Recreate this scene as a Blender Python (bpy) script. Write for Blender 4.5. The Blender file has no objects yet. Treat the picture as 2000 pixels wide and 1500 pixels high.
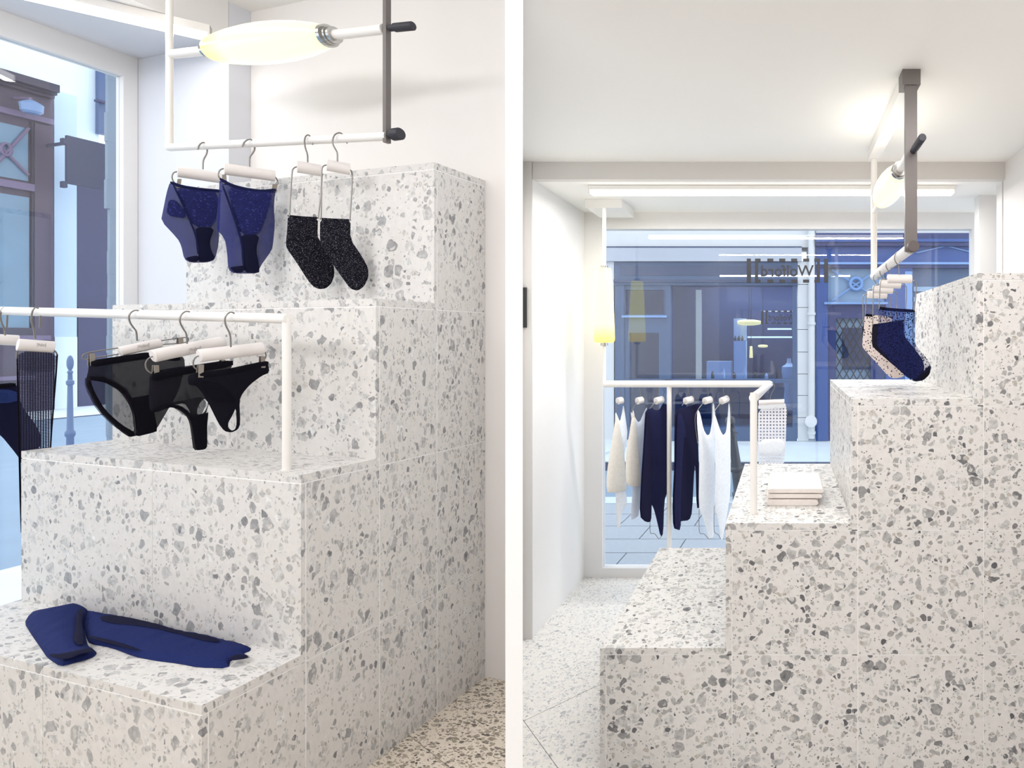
import bpy, math, random
from mathutils import Vector, noise
from mathutils.geometry import delaunay_2d_cdt
random.seed(7)
C = bpy.context.scene.collection
SC = bpy.context.scene

# ------------------------------------------------------------------ camera, world, light, exposure
F, CX, CY, H = 1050.0, 1533.0, 662.0, 1.26      # focal length and principal point (px of the 2000x1500 frame), eye height (m)
cam = bpy.data.cameras.new('camera'); cam.sensor_width = 36.0; cam.lens = F * 36.0 / 2000.0
cam.shift_x = (1000.0 - CX) / 2000.0; cam.shift_y = (CY - 750.0) / 2000.0
cam.clip_start = 0.02; cam.clip_end = 200
camo = bpy.data.objects.new('camera', cam); C.objects.link(camo)
camo.location = (0, 0, H); camo.rotation_euler = (math.pi / 2, 0, 0)
SC.camera = camo
SC.view_settings.view_transform = 'Standard'; SC.view_settings.look = 'None'
SC.view_settings.exposure = 0.0; SC.view_settings.gamma = 1.0; SC.view_settings.use_curve_mapping = False
SC.cycles.use_denoising = True
SC.cycles.max_bounces = 7; SC.cycles.transparent_max_bounces = 24
SC.cycles.caustics_reflective = False; SC.cycles.caustics_refractive = False
SC.cycles.sample_clamp_indirect = 6.0
w = bpy.data.worlds.new('overcast_sky'); SC.world = w; w.use_nodes = True
w.node_tree.nodes['Background'].inputs[0].default_value = (0.90, 0.95, 1.0, 1)
w.node_tree.nodes['Background'].inputs[1].default_value = 2.2

def area(name, loc, target, size, power, col=(1, 0.95, 0.9)):
    l = bpy.data.lights.new(name, 'AREA'); l.shape = 'RECTANGLE'; l.size, l.size_y = size; l.energy = power; l.color = col
    o = bpy.data.objects.new(name, l); C.objects.link(o); o.location = loc
    o.rotation_euler = (Vector(target) - Vector(loc)).to_track_quat('-Z', 'Y').to_euler()
    return o
# unseen: two thin shop battens over the right room, added fill panels over the left
area('ceiling_batten_right_near', (0.0, 1.09, 1.985), (0.0, 1.22, 0.4), (1.5, 0.03), 9.5, (1, 0.985, 1.0))
area('ceiling_batten_right_rear', (0.0, -0.45, 1.985), (0.0, 0.6, 0.6), (1.5, 0.03), 2.5, (1, 0.985, 0.99))
area('fill_softbox_left_near', (-2.1, 1.25, 2.63), (-1.75, 1.5, 0.9), (1.5, 0.8), 8.0, (1, 0.985, 0.985))
area('fill_softbox_left_rear', (-1.75, -0.35, 2.63), (-1.3, 1.2, 0.6), (2.2, 1.0), 70.0, (1, 0.985, 1.0))

# ------------------------------------------------------------------ the two rooms
class Room:
    """a right-angled room: u along the run of the steps, v across them, z up"""
    def __init__(s, x0, y0, yaw, hand):
        s.o = (x0, y0); s.U = (math.sin(yaw), math.cos(yaw)); s.V = (-math.cos(yaw), math.sin(yaw)) if hand > 0 else (math.cos(yaw), -math.sin(yaw)); s.yaw = yaw
    def P(s, u, v, z):
        return Vector((s.o[0] + u * s.U[0] + v * s.V[0], s.o[1] + u * s.U[1] + v * s.V[1], z))
    def inv(s, p):
        a, b = p[0] - s.o[0], p[1] - s.o[1]
        return (a * s.U[0] + b * s.U[1], a * s.V[0] + b * s.V[1], p[2])
    def _t(s, x, y, ax, c):
        d = ((x - CX) / F, 1.0, (CY - y) / F); A = s.U if ax == 'u' else s.V
        t = (c + s.o[0] * A[0] + s.o[1] * A[1]) / (d[0] * A[0] + d[1] * A[1])
        return s.inv((d[0] * t, t, H + d[2] * t))
    def on_u(s, x, y, u): return s._t(x, y, 'u', u)
    def on_v(s, x, y, v): return s._t(x, y, 'v', v)
    def on_z(s, x, y, z):
        t = (z - H) * F / (CY - y)
        return s.inv(((x - CX) / F * t, t, z))

def at_Y(x, y, Y): return Vector(((x - CX) / F * Y, Y, H + (CY - y) / F * Y))
def at_z(x, y, z):
    t = (z - H) * F / (CY - y); return Vector(((x - CX) / F * t, t, z))

L = Room(-1.1178, 2.0052, 0.2547, 1)
R = Room(0.0, 0.0, math.pi / 2, -1)          # u = X, v = ... (see RP)
R.U = (1.0, 0.0); R.V = (0.0, 1.0)

# ------------------------------------------------------------------ mesh helpers
class MB:
    def __init__(s): s.v = []; s.f = []
    def add(s, vs, fs):
        n = len(s.v); s.v += [Vector(p) for p in vs]; s.f += [tuple(i + n for i in f) for f in fs]; return s
    def box(s, P, u0, u1, v0, v1, z0, z1):
        vs = [P(u, v, z) for z in (z0, z1) for (u, v) in ((u0, v0), (u1, v0), (u1, v1), (u0, v1))]
        c = sum(vs, Vector()) / 8
        fs = [(0, 3, 2, 1), (4, 5, 6, 7), (0, 1, 5, 4), (1, 2, 6, 5), (2, 3, 7, 6), (3, 0, 4, 7)]
        out = []
        for f in fs:
            a, b, d = vs[f[0]], vs[f[1]], vs[f[2]]
            nrm = (b - a).cross(d - a)
            out.append(f if nrm.dot(a - c) > 0 else tuple(reversed(f)))
        return s.add(vs, out)
    def xyz(s, x0, x1, y0, y1, z0, z1): return s.box(lambda u, v, z: Vector((u, v, z)), x0, x1, y0, y1, z0, z1)
    def prism(s, foot, z0, z1):
        n = len(foot); ar = sum(foot[i][0] * foot[(i + 1) % n][1] - foot[(i + 1) % n][0] * foot[i][1] for i in range(n))
        if ar < 0: foot = foot[::-1]
        vs = [(x, y, z0) for x, y in foot] + [(x, y, z1) for x, y in foot]
        return s.add(vs, [tuple(range(n))[::-1], tuple(range(n, 2 * n))] + [(i, (i + 1) % n, n + (i + 1) % n, n + i) for i in range(n)])
    def tube(s, pts, r, n=12, cap=True):
        pts = [Vector(p) for p in pts]; rs = r if isinstance(r, (list, tuple)) else [r] * len(pts)
        rings = []; ref = None
        for i, p in enumerate(pts):
            a = pts[max(0, i - 1)]; b = pts[min(len(pts) - 1, i + 1)]
            t = (b - a).normalized()
            if ref is None: ref = Vector((0, 0, 1)) if abs(t.z) < 0.9 else Vector((1, 0, 0))
            x = (ref - t * ref.dot(t)).normalized(); ref = x; y = t.cross(x)
            rings.append([p + (x * math.cos(2 * math.pi * k / n) + y * math.sin(2 * math.pi * k / n)) * rs[i] for k in range(n)])
        vs = [q for ring in rings for q in ring]; fs = []
        for i in range(len(pts) - 1):
            for k in range(n):
                fs.append((i * n + k, i * n + (k + 1) % n, (i + 1) * n + (k + 1) % n, (i + 1) * n + k))
        if cap: fs += [tuple(range(n))[::-1], tuple(range((len(pts) - 1) * n, len(pts) * n))]
        return s.add(vs, fs)
    def lathe(s, p, q, prof, n=24):
        """prof: (fraction along p-q, radius)"""
        p, q = Vector(p), Vector(q)
        return s.tube([p.lerp(q, a) for a, _ in prof], [max(r, 1e-4) for _, r in prof], n)
    def build(s, name, mat, parent=None, smooth=False, loc=None):
        if parent is not None: base = ROOT[parent.name]
        elif loc is not None: base = Vector(loc)
        else:
            xs = [p.x for p in s.v]; ys = [p.y for p in s.v]
            base = Vector(((min(xs) + max(xs)) / 2, (min(ys) + max(ys)) / 2, min(p.z for p in s.v)))
        me = bpy.data.meshes.new(name); me.from_pydata([p - base for p in s.v], [], s.f)
        if smooth:
            me.polygons.foreach_set('use_smooth', [True] * len(me.polygons))
            try: me.set_sharp_from_angle(angle=math.radians(38))
            except Exception: pass
        me.update(); me.materials.append(mat)
        o = bpy.data.objects.new(name, me); C.objects.link(o)
        if parent is None: o.location = base
        else: o.parent = parent
        ROOT[o.name] = base
        return o
ROOT = {}
def tag(o, label, cat=None, group=None, kind=None):
    if label: o['label'] = label
    if cat: o['category'] = cat
    if group: o['group'] = group
    if kind: o['kind'] = kind
    return o
def thing(name, label, cat, loc, group=None):
    o = bpy.data.objects.new(name, None); C.objects.link(o); o.location = loc; o.empty_display_size = 0.05
    ROOT[o.name] = Vector(loc); return tag(o, label, cat, group)
def struct(o, label=None):
    o['kind'] = 'structure'
    if label: o['label'] = label
    return o

# ------------------------------------------------------------------ materials
def lin(c): return tuple(((x / 255) / 12.92 if x / 255 <= 0.04045 else ((x / 255 + 0.055) / 1.055) ** 2.4) for x in c) + (1.0,)
class NT:
    def __init__(s, name):
        s.m = bpy.data.materials.new(name); s.m.use_nodes = True; s.t = s.m.node_tree; s.n = s.t.nodes; s.l = s.t.links
        s.b = s.n['Principled BSDF']; s.out = s.n['Material Output']
    def add(s, t, **k):
        n = s.n.new(t)
        for a, b in k.items(): setattr(n, a, b)
        return n
    def link(s, a, b): s.l.new(a, b)
    def math(s, op, a, b=None, clamp=False):
        n = s.add('ShaderNodeMath', operation=op, use_clamp=clamp)
        for i, x in enumerate((a, b)):
            if x is None: continue
            if isinstance(x, (int, float)): n.inputs[i].default_value = x
            else: s.link(x, n.inputs[i])
        return n.outputs[0]
    def mix(s, f, a, b):
        n = s.add('ShaderNodeMix', data_type='RGBA')
        for i, x in ((0, f), (6, a), (7, b)):
            if isinstance(x, (int, float, tuple)): n.inputs[i].default_value = x
            else: s.link(x, n.inputs[i])
        return n.outputs[2]
def mat(name, rgb, rough=0.6, metal=0.0, vary=0.06, scale=14.0, bump=0.0, bscale=200.0, alpha=None, coat=0.0):
    t = NT(name); b = t.b; c = lin(rgb)
    tc = t.add('ShaderNodeTexCoord'); nz = t.add('ShaderNodeTexNoise'); nz.inputs['Scale'].default_value = scale; nz.inputs['Detail'].default_value = 3
    t.link(tc.outputs['Object'], nz.inputs['Vector'])
    t.link(t.mix(nz.outputs['Fac'], tuple(x * (1 - vary) for x in c[:3]) + (1,), tuple(min(1, x * (1 + vary)) for x in c[:3]) + (1,)), b.inputs['Base Color'])
    b.inputs['Roughness'].default_value = rough; b.inputs['Metallic'].default_value = metal
    if coat: b.inputs['Coat Weight'].default_value = coat
    if bump:
        n2 = t.add('ShaderNodeTexNoise'); n2.inputs['Scale'].default_value = bscale; t.link(tc.outputs['Object'], n2.inputs['Vector'])
        bp = t.add('ShaderNodeBump'); bp.inputs['Strength'].default_value = bump; bp.inputs['Distance'].default_value = 0.004
        t.link(n2.outputs['Fac'], bp.inputs['Height']); t.link(bp.outputs[0], b.inputs['Normal'])
    if alpha is not None: b.inputs['Alpha'].default_value = alpha
    return t.m
def emit(name, rgb, strength):
    t = NT(name); t.b.inputs['Base Color'].default_value = lin(rgb); t.b.inputs['Emission Color'].default_value = lin(rgb); t.b.inputs['Emission Strength'].default_value = strength
    t.b.inputs['Roughness'].default_value = 0.3
    return t.m

def terrazzo(name, axes, rot=0.0, base=(219, 216, 212), tint=(1, 1, 1), k=1.0, per_object=True, dens=1.0, lift=0.0, chip_tint=(1, 1, 1)):
    """polished terrazzo: angular marble chips of three sizes in a pale cement; axes = chip scale along the room's three directions"""
    t = NT(name); tc = t.add('ShaderNodeTexCoord')
    m1 = t.add('ShaderNodeMapping'); m1.inputs['Rotation'].default_value = (0, 0, rot); t.link(tc.outputs['Object'], m1.inputs['Vector'])
    m2 = t.add('ShaderNodeMapping'); m2.inputs['Scale'].default_value = axes; t.link(m1.outputs[0], m2.inputs['Vector'])
    vec = m2.outputs[0]
    if per_object:
        oi = t.add('ShaderNodeObjectInfo'); sc = t.add('ShaderNodeVectorMath', operation='SCALE'); sc.inputs[0].default_value = (7.3, 11.1, 5.7)
        t.link(oi.outputs['Random'], sc.inputs['Scale']); ad = t.add('ShaderNodeVectorMath', operation='ADD')
        t.link(vec, ad.inputs[0]); t.link(sc.outputs[0], ad.inputs[1]); vec = ad.outputs[0]
    nz = t.add('ShaderNodeTexNoise'); nz.inputs['Scale'].default_value = 38; nz.inputs['Detail'].default_value = 2; t.link(vec, nz.inputs['Vector'])
    dv = t.add('ShaderNodeVectorMath', operation='MULTIPLY_ADD'); t.link(nz.outputs['Color'], dv.inputs[0]); dv.inputs[1].default_value = (.016,) * 3; t.link(vec, dv.inputs[2])
    vec = dv.outputs[0]
    B = lin(base); B = tuple(B[i] * tint[i] for i in range(3)) + (1,)
    n2 = t.add('ShaderNodeTexNoise'); n2.inputs['Scale'].default_value = 60; n2.inputs['Detail'].default_value = 4; t.link(vec, n2.inputs['Vector'])
    col = t.mix(n2.outputs['Fac'], tuple(x * 0.88 for x in B[:3]) + (1,), tuple(min(1, x * 1.09) for x in B[:3]) + (1,))
    def layer(col, scale, frac, tmin, tmax, stops, seed, grain=True):
        mp = t.add('ShaderNodeMapping'); mp.inputs['Location'].default_value = (seed, seed * 1.7, seed * .3); t.link(vec, mp.inputs['Vector'])
        v = t.add('ShaderNodeTexVoronoi', feature='F1'); v.inputs['Scale'].default_value = scale; t.link(mp.outputs[0], v.inputs['Vector'])
        d = t.add('ShaderNodeTexVoronoi', feature='DISTANCE_TO_EDGE'); d.inputs['Scale'].default_value = scale; t.link(mp.outputs[0], d.inputs['Vector'])
        sp = t.add('ShaderNodeSeparateColor'); t.link(v.outputs['Color'], sp.inputs[0])
        thr = t.math('MULTIPLY_ADD', sp.outputs[1], tmax - tmin); thr.node.inputs[2].default_value = tmin
        inside = t.math('MULTIPLY', t.math('SUBTRACT', d.outputs['Distance'], thr), 45.0, True)
        on = t.math('LESS_THAN', sp.outputs[0], frac)
        rnd = t.math('MULTIPLY', t.math('SUBTRACT', .56, v.outputs['Distance']), 28.0, True)
        mask = t.math('MULTIPLY', t.math('MULTIPLY', inside, rnd), on)
        cr = t.add('ShaderNodeValToRGB'); e = cr.color_ramp.elements
        cl = lambda c: tuple(x * ct for x, ct in zip(lin([v + (232 - v) * lift for v in c])[:3], chip_tint)) + (1,)
        e[0].position = 0; e[0].color = cl(stops[0]); e[1].position = 1; e[1].color = cl(stops[-1])
        for i, s in enumerate(stops[1:-1]):
            x = e.new((i + 1) / (len(stops) - 1)); x.color = cl(s)
        cr.color_ramp.interpolation = 'LINEAR'
        t.link(sp.outputs[2], cr.inputs[0])
        cc = cr.outputs[0]
        if grain:
            g = t.add('ShaderNodeTexNoise'); g.inputs['Scale'].default_value = scale * 2.4; g.inputs['Detail'].default_value = 4; t.link(vec, g.inputs['Vector'])
            mr = t.add('ShaderNodeMapRange'); mr.inputs[1].default_value = .3; mr.inputs[2].default_value = .7; mr.inputs[3].default_value = .72; mr.inputs[4].default_value = 1.22
            t.link(g.outputs['Fac'], mr.inputs[0])
            vm = t.add('ShaderNodeVectorMath', operation='SCALE'); t.link(cc, vm.inputs[0]); t.link(mr.outputs[0], vm.inputs['Scale']); cc = vm.outputs[0]
        return t.mix(mask, col, cc)
    G1 = [(98, 98, 100), (142, 141, 140), (166, 164, 161), (182, 181, 178), (194, 192, 189), (200, 200, 196), (205, 204, 200), (208, 203, 198)]
    G2 = [(70, 70, 74), (116, 114, 114), (148, 146, 143), (168, 166, 162), (182, 180, 176), (180, 173, 162), (196, 194, 190), (200, 198, 194)]
    col = layer(col, 31 * k, .62 * dens, .045, .21, G1, 3.1)
    col = layer(col, 60 * k, .52 * dens, .045, .21, G2, 9.7)
    col = layer(col, 160 * k, .13 * dens, .06, .22, [(110, 106, 106), (150, 146, 143), (178, 172, 168)], 21.3, False)
    t.link(col, t.b.inputs['Base Color']); t.b.inputs['Roughness'].default_value = 0.38; t.b.inputs['Specular IOR Level'].default_value = 0.35
    return t.m

M = {}
M['terr_right'] = terrazzo('terrazzo right steps', (1, 1, 1), lift=.12)
M['terr_left'] = terrazzo('terrazzo left steps', (0.80, 1.62, 0.78), rot=L.yaw, k=.92, lift=.36)
M['terr_floor'] = terrazzo('terrazzo floor', (1, 1, 1), base=(232, 228, 222), k=1.9, dens=.75, lift=.55)
M['terr_floor_left'] = terrazzo('terrazzo floor warm', (0.80, 1.62, 1), rot=L.yaw, base=(230, 219, 204), k=1.6, chip_tint=(.80, .71, .59), lift=.08)
M['grout'] = mat('white grout', (254, 252, 249), .8)
M['wall'] = mat('white wall paint', (233, 231, 229), .75, vary=.015, scale=3)
M['wall_warm'] = mat('white wall paint warm', (231, 227, 224), .75, vary=.015, scale=3)
M['alcove'] = mat('alcove paint with painted shade', (217, 219, 225), .75, vary=.015, scale=3)  # white wall; the shade behind the beam is put into this colour
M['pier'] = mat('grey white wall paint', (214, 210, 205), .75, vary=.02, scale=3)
M['ceiling'] = mat('ceiling paint', (243, 241, 237), .8, vary=.015, scale=2)
M['divider'] = mat('brilliant white paint', (254, 254, 254), .6, vary=.0)
M['frame_white'] = mat('white lacquered steel', (238, 235, 230), .35, vary=.01, coat=.2)
M['window_white'] = mat('white window paint', (228, 226, 224), .5, vary=.015)
M['steel_grey'] = mat('grey brushed steel', (112, 106, 103), .45, metal=.25, vary=.04, scale=30)
M['chrome'] = mat('chrome', (190, 188, 184), .18, metal=1.0, vary=.02)
M['wire'] = mat('hanger wire steel', (128, 124, 120), .35, metal=.6, vary=.04)
M['clip'] = mat('clip steel', (138, 130, 121), .4, metal=.25)
M['black_knob'] = mat('black rubber knob', (44, 44, 52), .55)
M['dark_disc'] = mat('dark bronze knob', (92, 84, 82), .5, metal=.2)
M['hanger'] = mat('white lacquered wood', (228, 222, 219), .5, vary=.02, scale=60)
M['print'] = mat('grey print', (170, 165, 162), .7)
M['black_panel'] = mat('black glossy panel', (26, 26, 30), .2)
M['tube'] = emit('fluorescent diffuser', (255, 253, 250), 3.2)

def lamp_mat(name, axis, z0, z1, horizontal, power=1.0):
    t = NT(name); tc = t.add('ShaderNodeTexCoord'); g = t.add('ShaderNodeSeparateXYZ'); t.link(tc.outputs['Object'], g.inputs[0])
    mr = t.add('ShaderNodeMapRange'); mr.inputs[1].default_value = z0; mr.inputs[2].default_value = z1; t.link(g.outputs[axis], mr.inputs[0])
    cr = t.add('ShaderNodeValToRGB'); e = cr.color_ramp.elements
    e[0].position = 0; e[0].color = (.95, .74, .24, 1); e[1].position = 1; e[1].color = (1, .96, .66, 1)
    a = e.new(.07); a.color = (1, .84, .34, 1); b = e.new(.24); b.color = (1, .99, .78, 1); d = e.new(.93); d.color = (1, .99, .80, 1)
    t.link(mr.outputs[0], cr.inputs[0]); t.link(cr.outputs[0], t.b.inputs['Emission Color']); t.b.inputs['Emission Strength'].default_value = power
    if power > 1:
        for q in e: q.color = (q.color[0], q.color[1] * .97, q.color[2] / power, 1)
    t.b.inputs['Base Color'].default_value = (.06, .06, .04, 1); t.b.inputs['Roughness'].default_value = .25
    return t.m

def glass_mat(name, refl=.07, tint=(0.97, 0.985, 1.0)):
    t = NT(name); t.n.remove(t.b)
    tr = t.add('ShaderNodeBsdfTransparent'); tr.inputs[0].default_value = tint + (1,)
    gl = t.add('ShaderNodeBsdfGlossy'); gl.inputs['Roughness'].default_value = 0.0
    mx = t.add('ShaderNodeMixShader'); mx.inputs[0].default_value = refl
    t.link(tr.outputs[0], mx.inputs[1]); t.link(gl.outputs[0], mx.inputs[2]); t.link(mx.outputs[0], t.out.inputs[0])
    return t.m
M['glass'] = glass_mat('window glass', .06)
M['shop_glass'] = glass_mat('shop window glass', .05, (.62, .72, .88))

def fabric(name, rgb, alpha=1.0, rough=.85, fleck=None, fleck_scale=500., fleck_thr=.62, dots=None, dot_scale=120., sheen=.0):
    """knit or sheer fabric: weave noise, optional bright lurex flecks or woven dots; alpha < 1 = see-through yarn"""
    t = NT(name); b = t.b; tc = t.add('ShaderNodeTexCoord'); c = lin(rgb)
    nz = t.add('ShaderNodeTexNoise'); nz.inputs['Scale'].default_value = 90; nz.inputs['Detail'].default_value = 3; t.link(tc.outputs['Object'], nz.inputs['Vector'])
    col = t.mix(nz.outputs['Fac'], tuple(x * .9 for x in c[:3]) + (1,), tuple(min(1, x * 1.1) for x in c[:3]) + (1,))
    if fleck:
        n = t.add('ShaderNodeTexNoise'); n.inputs['Scale'].default_value = fleck_scale; n.inputs['Detail'].default_value = 2; t.link(tc.outputs['Object'], n.inputs['Vector'])
        col = t.mix(t.math('MULTIPLY', t.math('SUBTRACT', n.outputs['Fac'], fleck_thr), 14., True), col, lin(fleck))
    a = None
    if dots:
        v = t.add('ShaderNodeTexVoronoi', feature='F1'); v.inputs['Scale'].default_value = dot_scale; t.link(tc.outputs['Object'], v.inputs['Vector'])
        dm = t.math('LESS_THAN', v.outputs['Distance'], .30)
        col = t.mix(dm, col, lin(dots))
        if alpha < 1: a = t.math('MAXIMUM', dm, alpha)
    t.link(col, b.inputs['Base Color']); b.inputs['Roughness'].default_value = rough
    b.inputs['Sheen Weight'].default_value = sheen; b.inputs['Specular IOR Level'].default_value = .12
    if alpha < 1:
        if a is not None: t.link(a, b.inputs['Alpha'])
        else: b.inputs['Alpha'].default_value = alpha
    return t.m
def netting(name, rgb, scale, thr, e1, alpha_in=.0):
    """open knit: regular rows of holes between yarns, laid out along the cloth's own direction e1"""
    t = NT(name); b = t.b; tc = t.add('ShaderNodeTexCoord'); b.inputs['Base Color'].default_value = lin(rgb); b.inputs['Roughness'].default_value = .8
    dt = t.add('ShaderNodeVectorMath', operation='DOT_PRODUCT'); t.link(tc.outputs['Object'], dt.inputs[0]); dt.inputs[1].default_value = e1
    sp = t.add('ShaderNodeSeparateXYZ'); t.link(tc.outputs['Object'], sp.inputs[0])
    s1 = t.math('SINE', t.math('MULTIPLY', t.math('ADD', dt.outputs['Value'], sp.outputs[2]), scale))
    s2 = t.math('SINE', t.math('MULTIPLY', t.math('SUBTRACT', dt.outputs['Value'], sp.outputs[2]), scale))
    hole = t.math('GREATER_THAN', t.math('MULTIPLY', s1, s2), thr)
    al = t.math('SUBTRACT', 1.0, t.math('MULTIPLY', hole, 1 - alpha_in))
    t.link(al, b.inputs['Alpha'])
    return t.m
M['navy_sheer'] = fabric('navy sheer tulle', (38, 46, 114), alpha=.74)
M['navy_lace'] = fabric('navy lace', (33, 37, 90), alpha=.84, fleck=(58, 65, 124), fleck_scale=160, fleck_thr=.58)
M['navy_band'] = fabric('navy elastic', (24, 28, 66))
M['navy_dark'] = fabric('dark navy cotton', (17, 18, 44))
M['black_lurex'] = fabric('black lurex knit', (14, 13, 24), fleck=(190, 188, 200), fleck_scale=620, fleck_thr=.635)
M['black_knit'] = fabric('black knit', (15, 14, 24))
M['black_band'] = fabric('black elastic', (9, 8, 18))
M['black_mesh'] = fabric('black mesh', (24, 23, 32), alpha=.80)
M['black_sheer'] = fabric('black sheer back', (42, 42, 62), alpha=.50)
M['blue_dot'] = fabric('blue sheer with black dots', (32, 42, 108), alpha=.22, dots=(12, 12, 26), dot_scale=150)
M['nude_dot'] = fabric('nude knit with black dots', (222, 208, 202), dots=(24, 20, 30), dot_scale=125)
M['black_dot'] = fabric('black sheer knit', (18, 18, 34), alpha=.93)
M['navy_knit'] = fabric('blue seamless knit', (28, 38, 88), fleck=(40, 54, 112), fleck_scale=700, fleck_thr=.58)
M['navy_knit_dark'] = fabric('dark navy knit panel', (19, 20, 46))
M['white_knit'] = fabric('white knit', (240, 243, 250))
M['white_shaded'] = fabric('white jersey with painted shade', (214, 222, 236))  # white cloth with its shade mixed into the colour
M['ivory'] = fabric('ivory knit', (236, 231, 222))
M['cream'] = fabric('cream knit', (230, 222, 215))
M['dk_navy'] = fabric('midnight jersey', (34, 36, 70))
M['dk_navy2'] = fabric('midnight ribbed jersey', (30, 30, 58))

# ------------------------------------------------------------------ cloth on a plane
class Plane:
    """a vertical plane of cloth through p0; e1 its horizontal direction, n points to the viewer's side"""
    def __init__(s, p0, e1):
        s.p0 = Vector(p0); s.e1 = Vector((e1[0], e1[1], 0)).normalized(); s.e2 = Vector((0, 0, 1)); s.n = s.e1.cross(s.e2)
        if s.n.dot(Vector((0, 0, H)) - s.p0) < 0: s.n = -s.n
    def px(s, x, y):
        d = Vector(((x - CX) / F, 1, (CY - y) / F)); o = Vector((0, 0, H))
        t = (s.p0 - o).dot(s.n) / d.dot(s.n); q = o + d * t - s.p0
        return (q.dot(s.e1), q.dot(s.e2))
    def w(s, a, b, off=0.0): return s.p0 + s.e1 * a + s.e2 * b + s.n * off
    def pw(s, x, y, off=0.0): return s.w(*s.px(x, y), off)
class Flat(Plane):
    def __init__(s, z):
        s.p0 = Vector((0, 0, z)); s.e1 = Vector((1, 0, 0)); s.e2 = Vector((0, 1, 0)); s.n = Vector((0, 0, 1))
def slope_dir(p0, m):
    """horizontal direction through p0 whose image has slope m (y down)"""
    X, Y, Z = p0[0], p0[1], p0[2] - H
    # image y is CY - F Z/Y : dy/dt = F Z dY / Y^2 ; dx/dt = F (dX Y - X dY)/Y^2
    dY = 1.0; dX = (Z + m * X) / (m * Y) if abs(m) > 1e-4 else 1e4
    return (dX, dY)
def inpoly(p, poly):
    r = False; n = len(poly); x, y = p
    for i in range(n):
        x1, y1 = poly[i]; x2, y2 = poly[(i + 1) % n]
        if (y1 > y) != (y2 > y) and x < (x2 - x1) * (y - y1) / (y2 - y1) + x1: r = not r
    return r
def segd(p, a, b):
    ax, ay = a; bx, by = b; dx, dy = bx - ax, by - ay; l = dx * dx + dy * dy
    t = 0 if l == 0 else max(0, min(1, ((p[0] - ax) * dx + (p[1] - ay) * dy) / l))
    return math.hypot(p[0] - ax - t * dx, p[1] - ay - t * dy)
def chaikin(poly, it=1):
    for _ in range(it):
        q = []
        for i in range(len(poly)):
            a, b = poly[i], poly[(i + 1) % len(poly)]
            q += [(a[0] * .8 + b[0] * .2, a[1] * .8 + b[1] * .2), (a[0] * .2 + b[0] * .8, a[1] * .2 + b[1] * .8)]
        poly = q
    return poly
def cloth(pl, poly_px, thick, off=0.0, holes=(), grid=7.0, wrinkle=.0, wscale=18., one_side=False, smooth_it=1, back=1.0):
    """a soft filled outline with real thickness: two curved faces meeting at the hem"""
    poly_px = chaikin(poly_px, smooth_it); holes = [chaikin(h, smooth_it) for h in holes]
    A = [pl.px(*p) for p in poly_px]; Hs = [[pl.px(*p) for p in h] for h in holes]
    xs = [p[0] for p in poly_px]; ys = [p[1] for p in poly_px]
    pts = list(A); edges = [(i, (i + 1) % len(A)) for i in range(len(A))]; nb = len(A)
    for h in Hs:
        b = len(pts); pts += h; edges += [(b + i, b + (i + 1) % len(h)) for i in range(len(h))]
    nb = len(pts); segs = [(pts[a], pts[b]) for a, b in edges]
    y = min(ys) + grid * .5; row = 0
    unit = math.dist(pl.px(min(xs), min(ys)), pl.px(min(xs) + grid, min(ys)))
    while y < max(ys):
        x = min(xs) + (grid * .5 if row % 2 else 0)
        while x < max(xs):
            q = pl.px(x, y)
            if inpoly(q, A) and not any(inpoly(q, h) for h in Hs) and min(segd(q, a, b) for a, b in segs) > unit * .35: pts.append(q)
            x += grid
        y += grid * .87; row += 1
    res = delaunay_2d_cdt([Vector(p) for p in pts], edges, [], 0, 1e-7)
    vs = [tuple(v) for v in res[0]]; tris = []
    for f in res[2]:
        c = (sum(vs[i][0] for i in f) / len(f), sum(vs[i][1] for i in f) / len(f))
        if inpoly(c, A) and not any(inpoly(c, h) for h in Hs): tris.append(f)
    dist = [min(segd(p, a, b) for a, b in segs) for p in vs]
    R0 = max(max(dist), 1e-6); Rr = min(R0, thick * 4)
    front = []; bk = []
    for p, d in zip(vs, dist):
        k = min(1, d / Rr); h = thick * math.sqrt(max(0, 1 - (1 - k) ** 2))
        wv = wrinkle * k * noise.noise(Vector((p[0] * wscale, p[1] * wscale * .35, off * 100 + thick * 50))) if wrinkle else 0
        front.append(pl.w(p[0], p[1], off + h * .5 + wv + .0004)); bk.append(pl.w(p[0], p[1], off - (0 if one_side else h * .5 * back) + (0 if one_side else wv) - .0004))
    n = len(vs); fs = []
    for f in tris:
        a, b, c = (front[i] for i in f[:3]); fl = (b - a).cross(c - a).dot(pl.n) < 0
        ff = tuple(reversed(f)) if fl else tuple(f)
        fs.append(ff); fs.append(tuple(i + n for i in reversed(ff)))
    # hem
    cnt = {}
    for f in fs[::2]:
        for i in range(len(f)):
            e = (f[i], f[(i + 1) % len(f)]); cnt[e] = cnt.get(e, 0) + 1
    for (a, b) in list(cnt):
        if (b, a) not in cnt: fs.append((b, a, a + n, b + n))
    m = MB(); m.add(front + bk, fs); return m
def cp(ox, oy, s, pts): return [(ox + s * x, oy + s * y) for x, y in pts]
def strip(pts, wd):
    """outline of a band of width wd (px) hanging below the polyline pts"""
    return list(pts) + [(x, y + wd) for x, y in reversed(pts)]

# ------------------------------------------------------------------ shell: right room
CE_R, CE_L, ALC_L = 2.004, 2.665, 2.50
ALC_R = H + .669
k21 = (1021 - CX) / F; k87 = (987 - CX) / F
YB, YW = 2.258, 2.84                       # front of the window alcove, window plane
XW = .9255                                 # right wall
def quad(pts): return MB().add([Vector(p) for p in pts], [tuple(range(len(pts)))])
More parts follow.
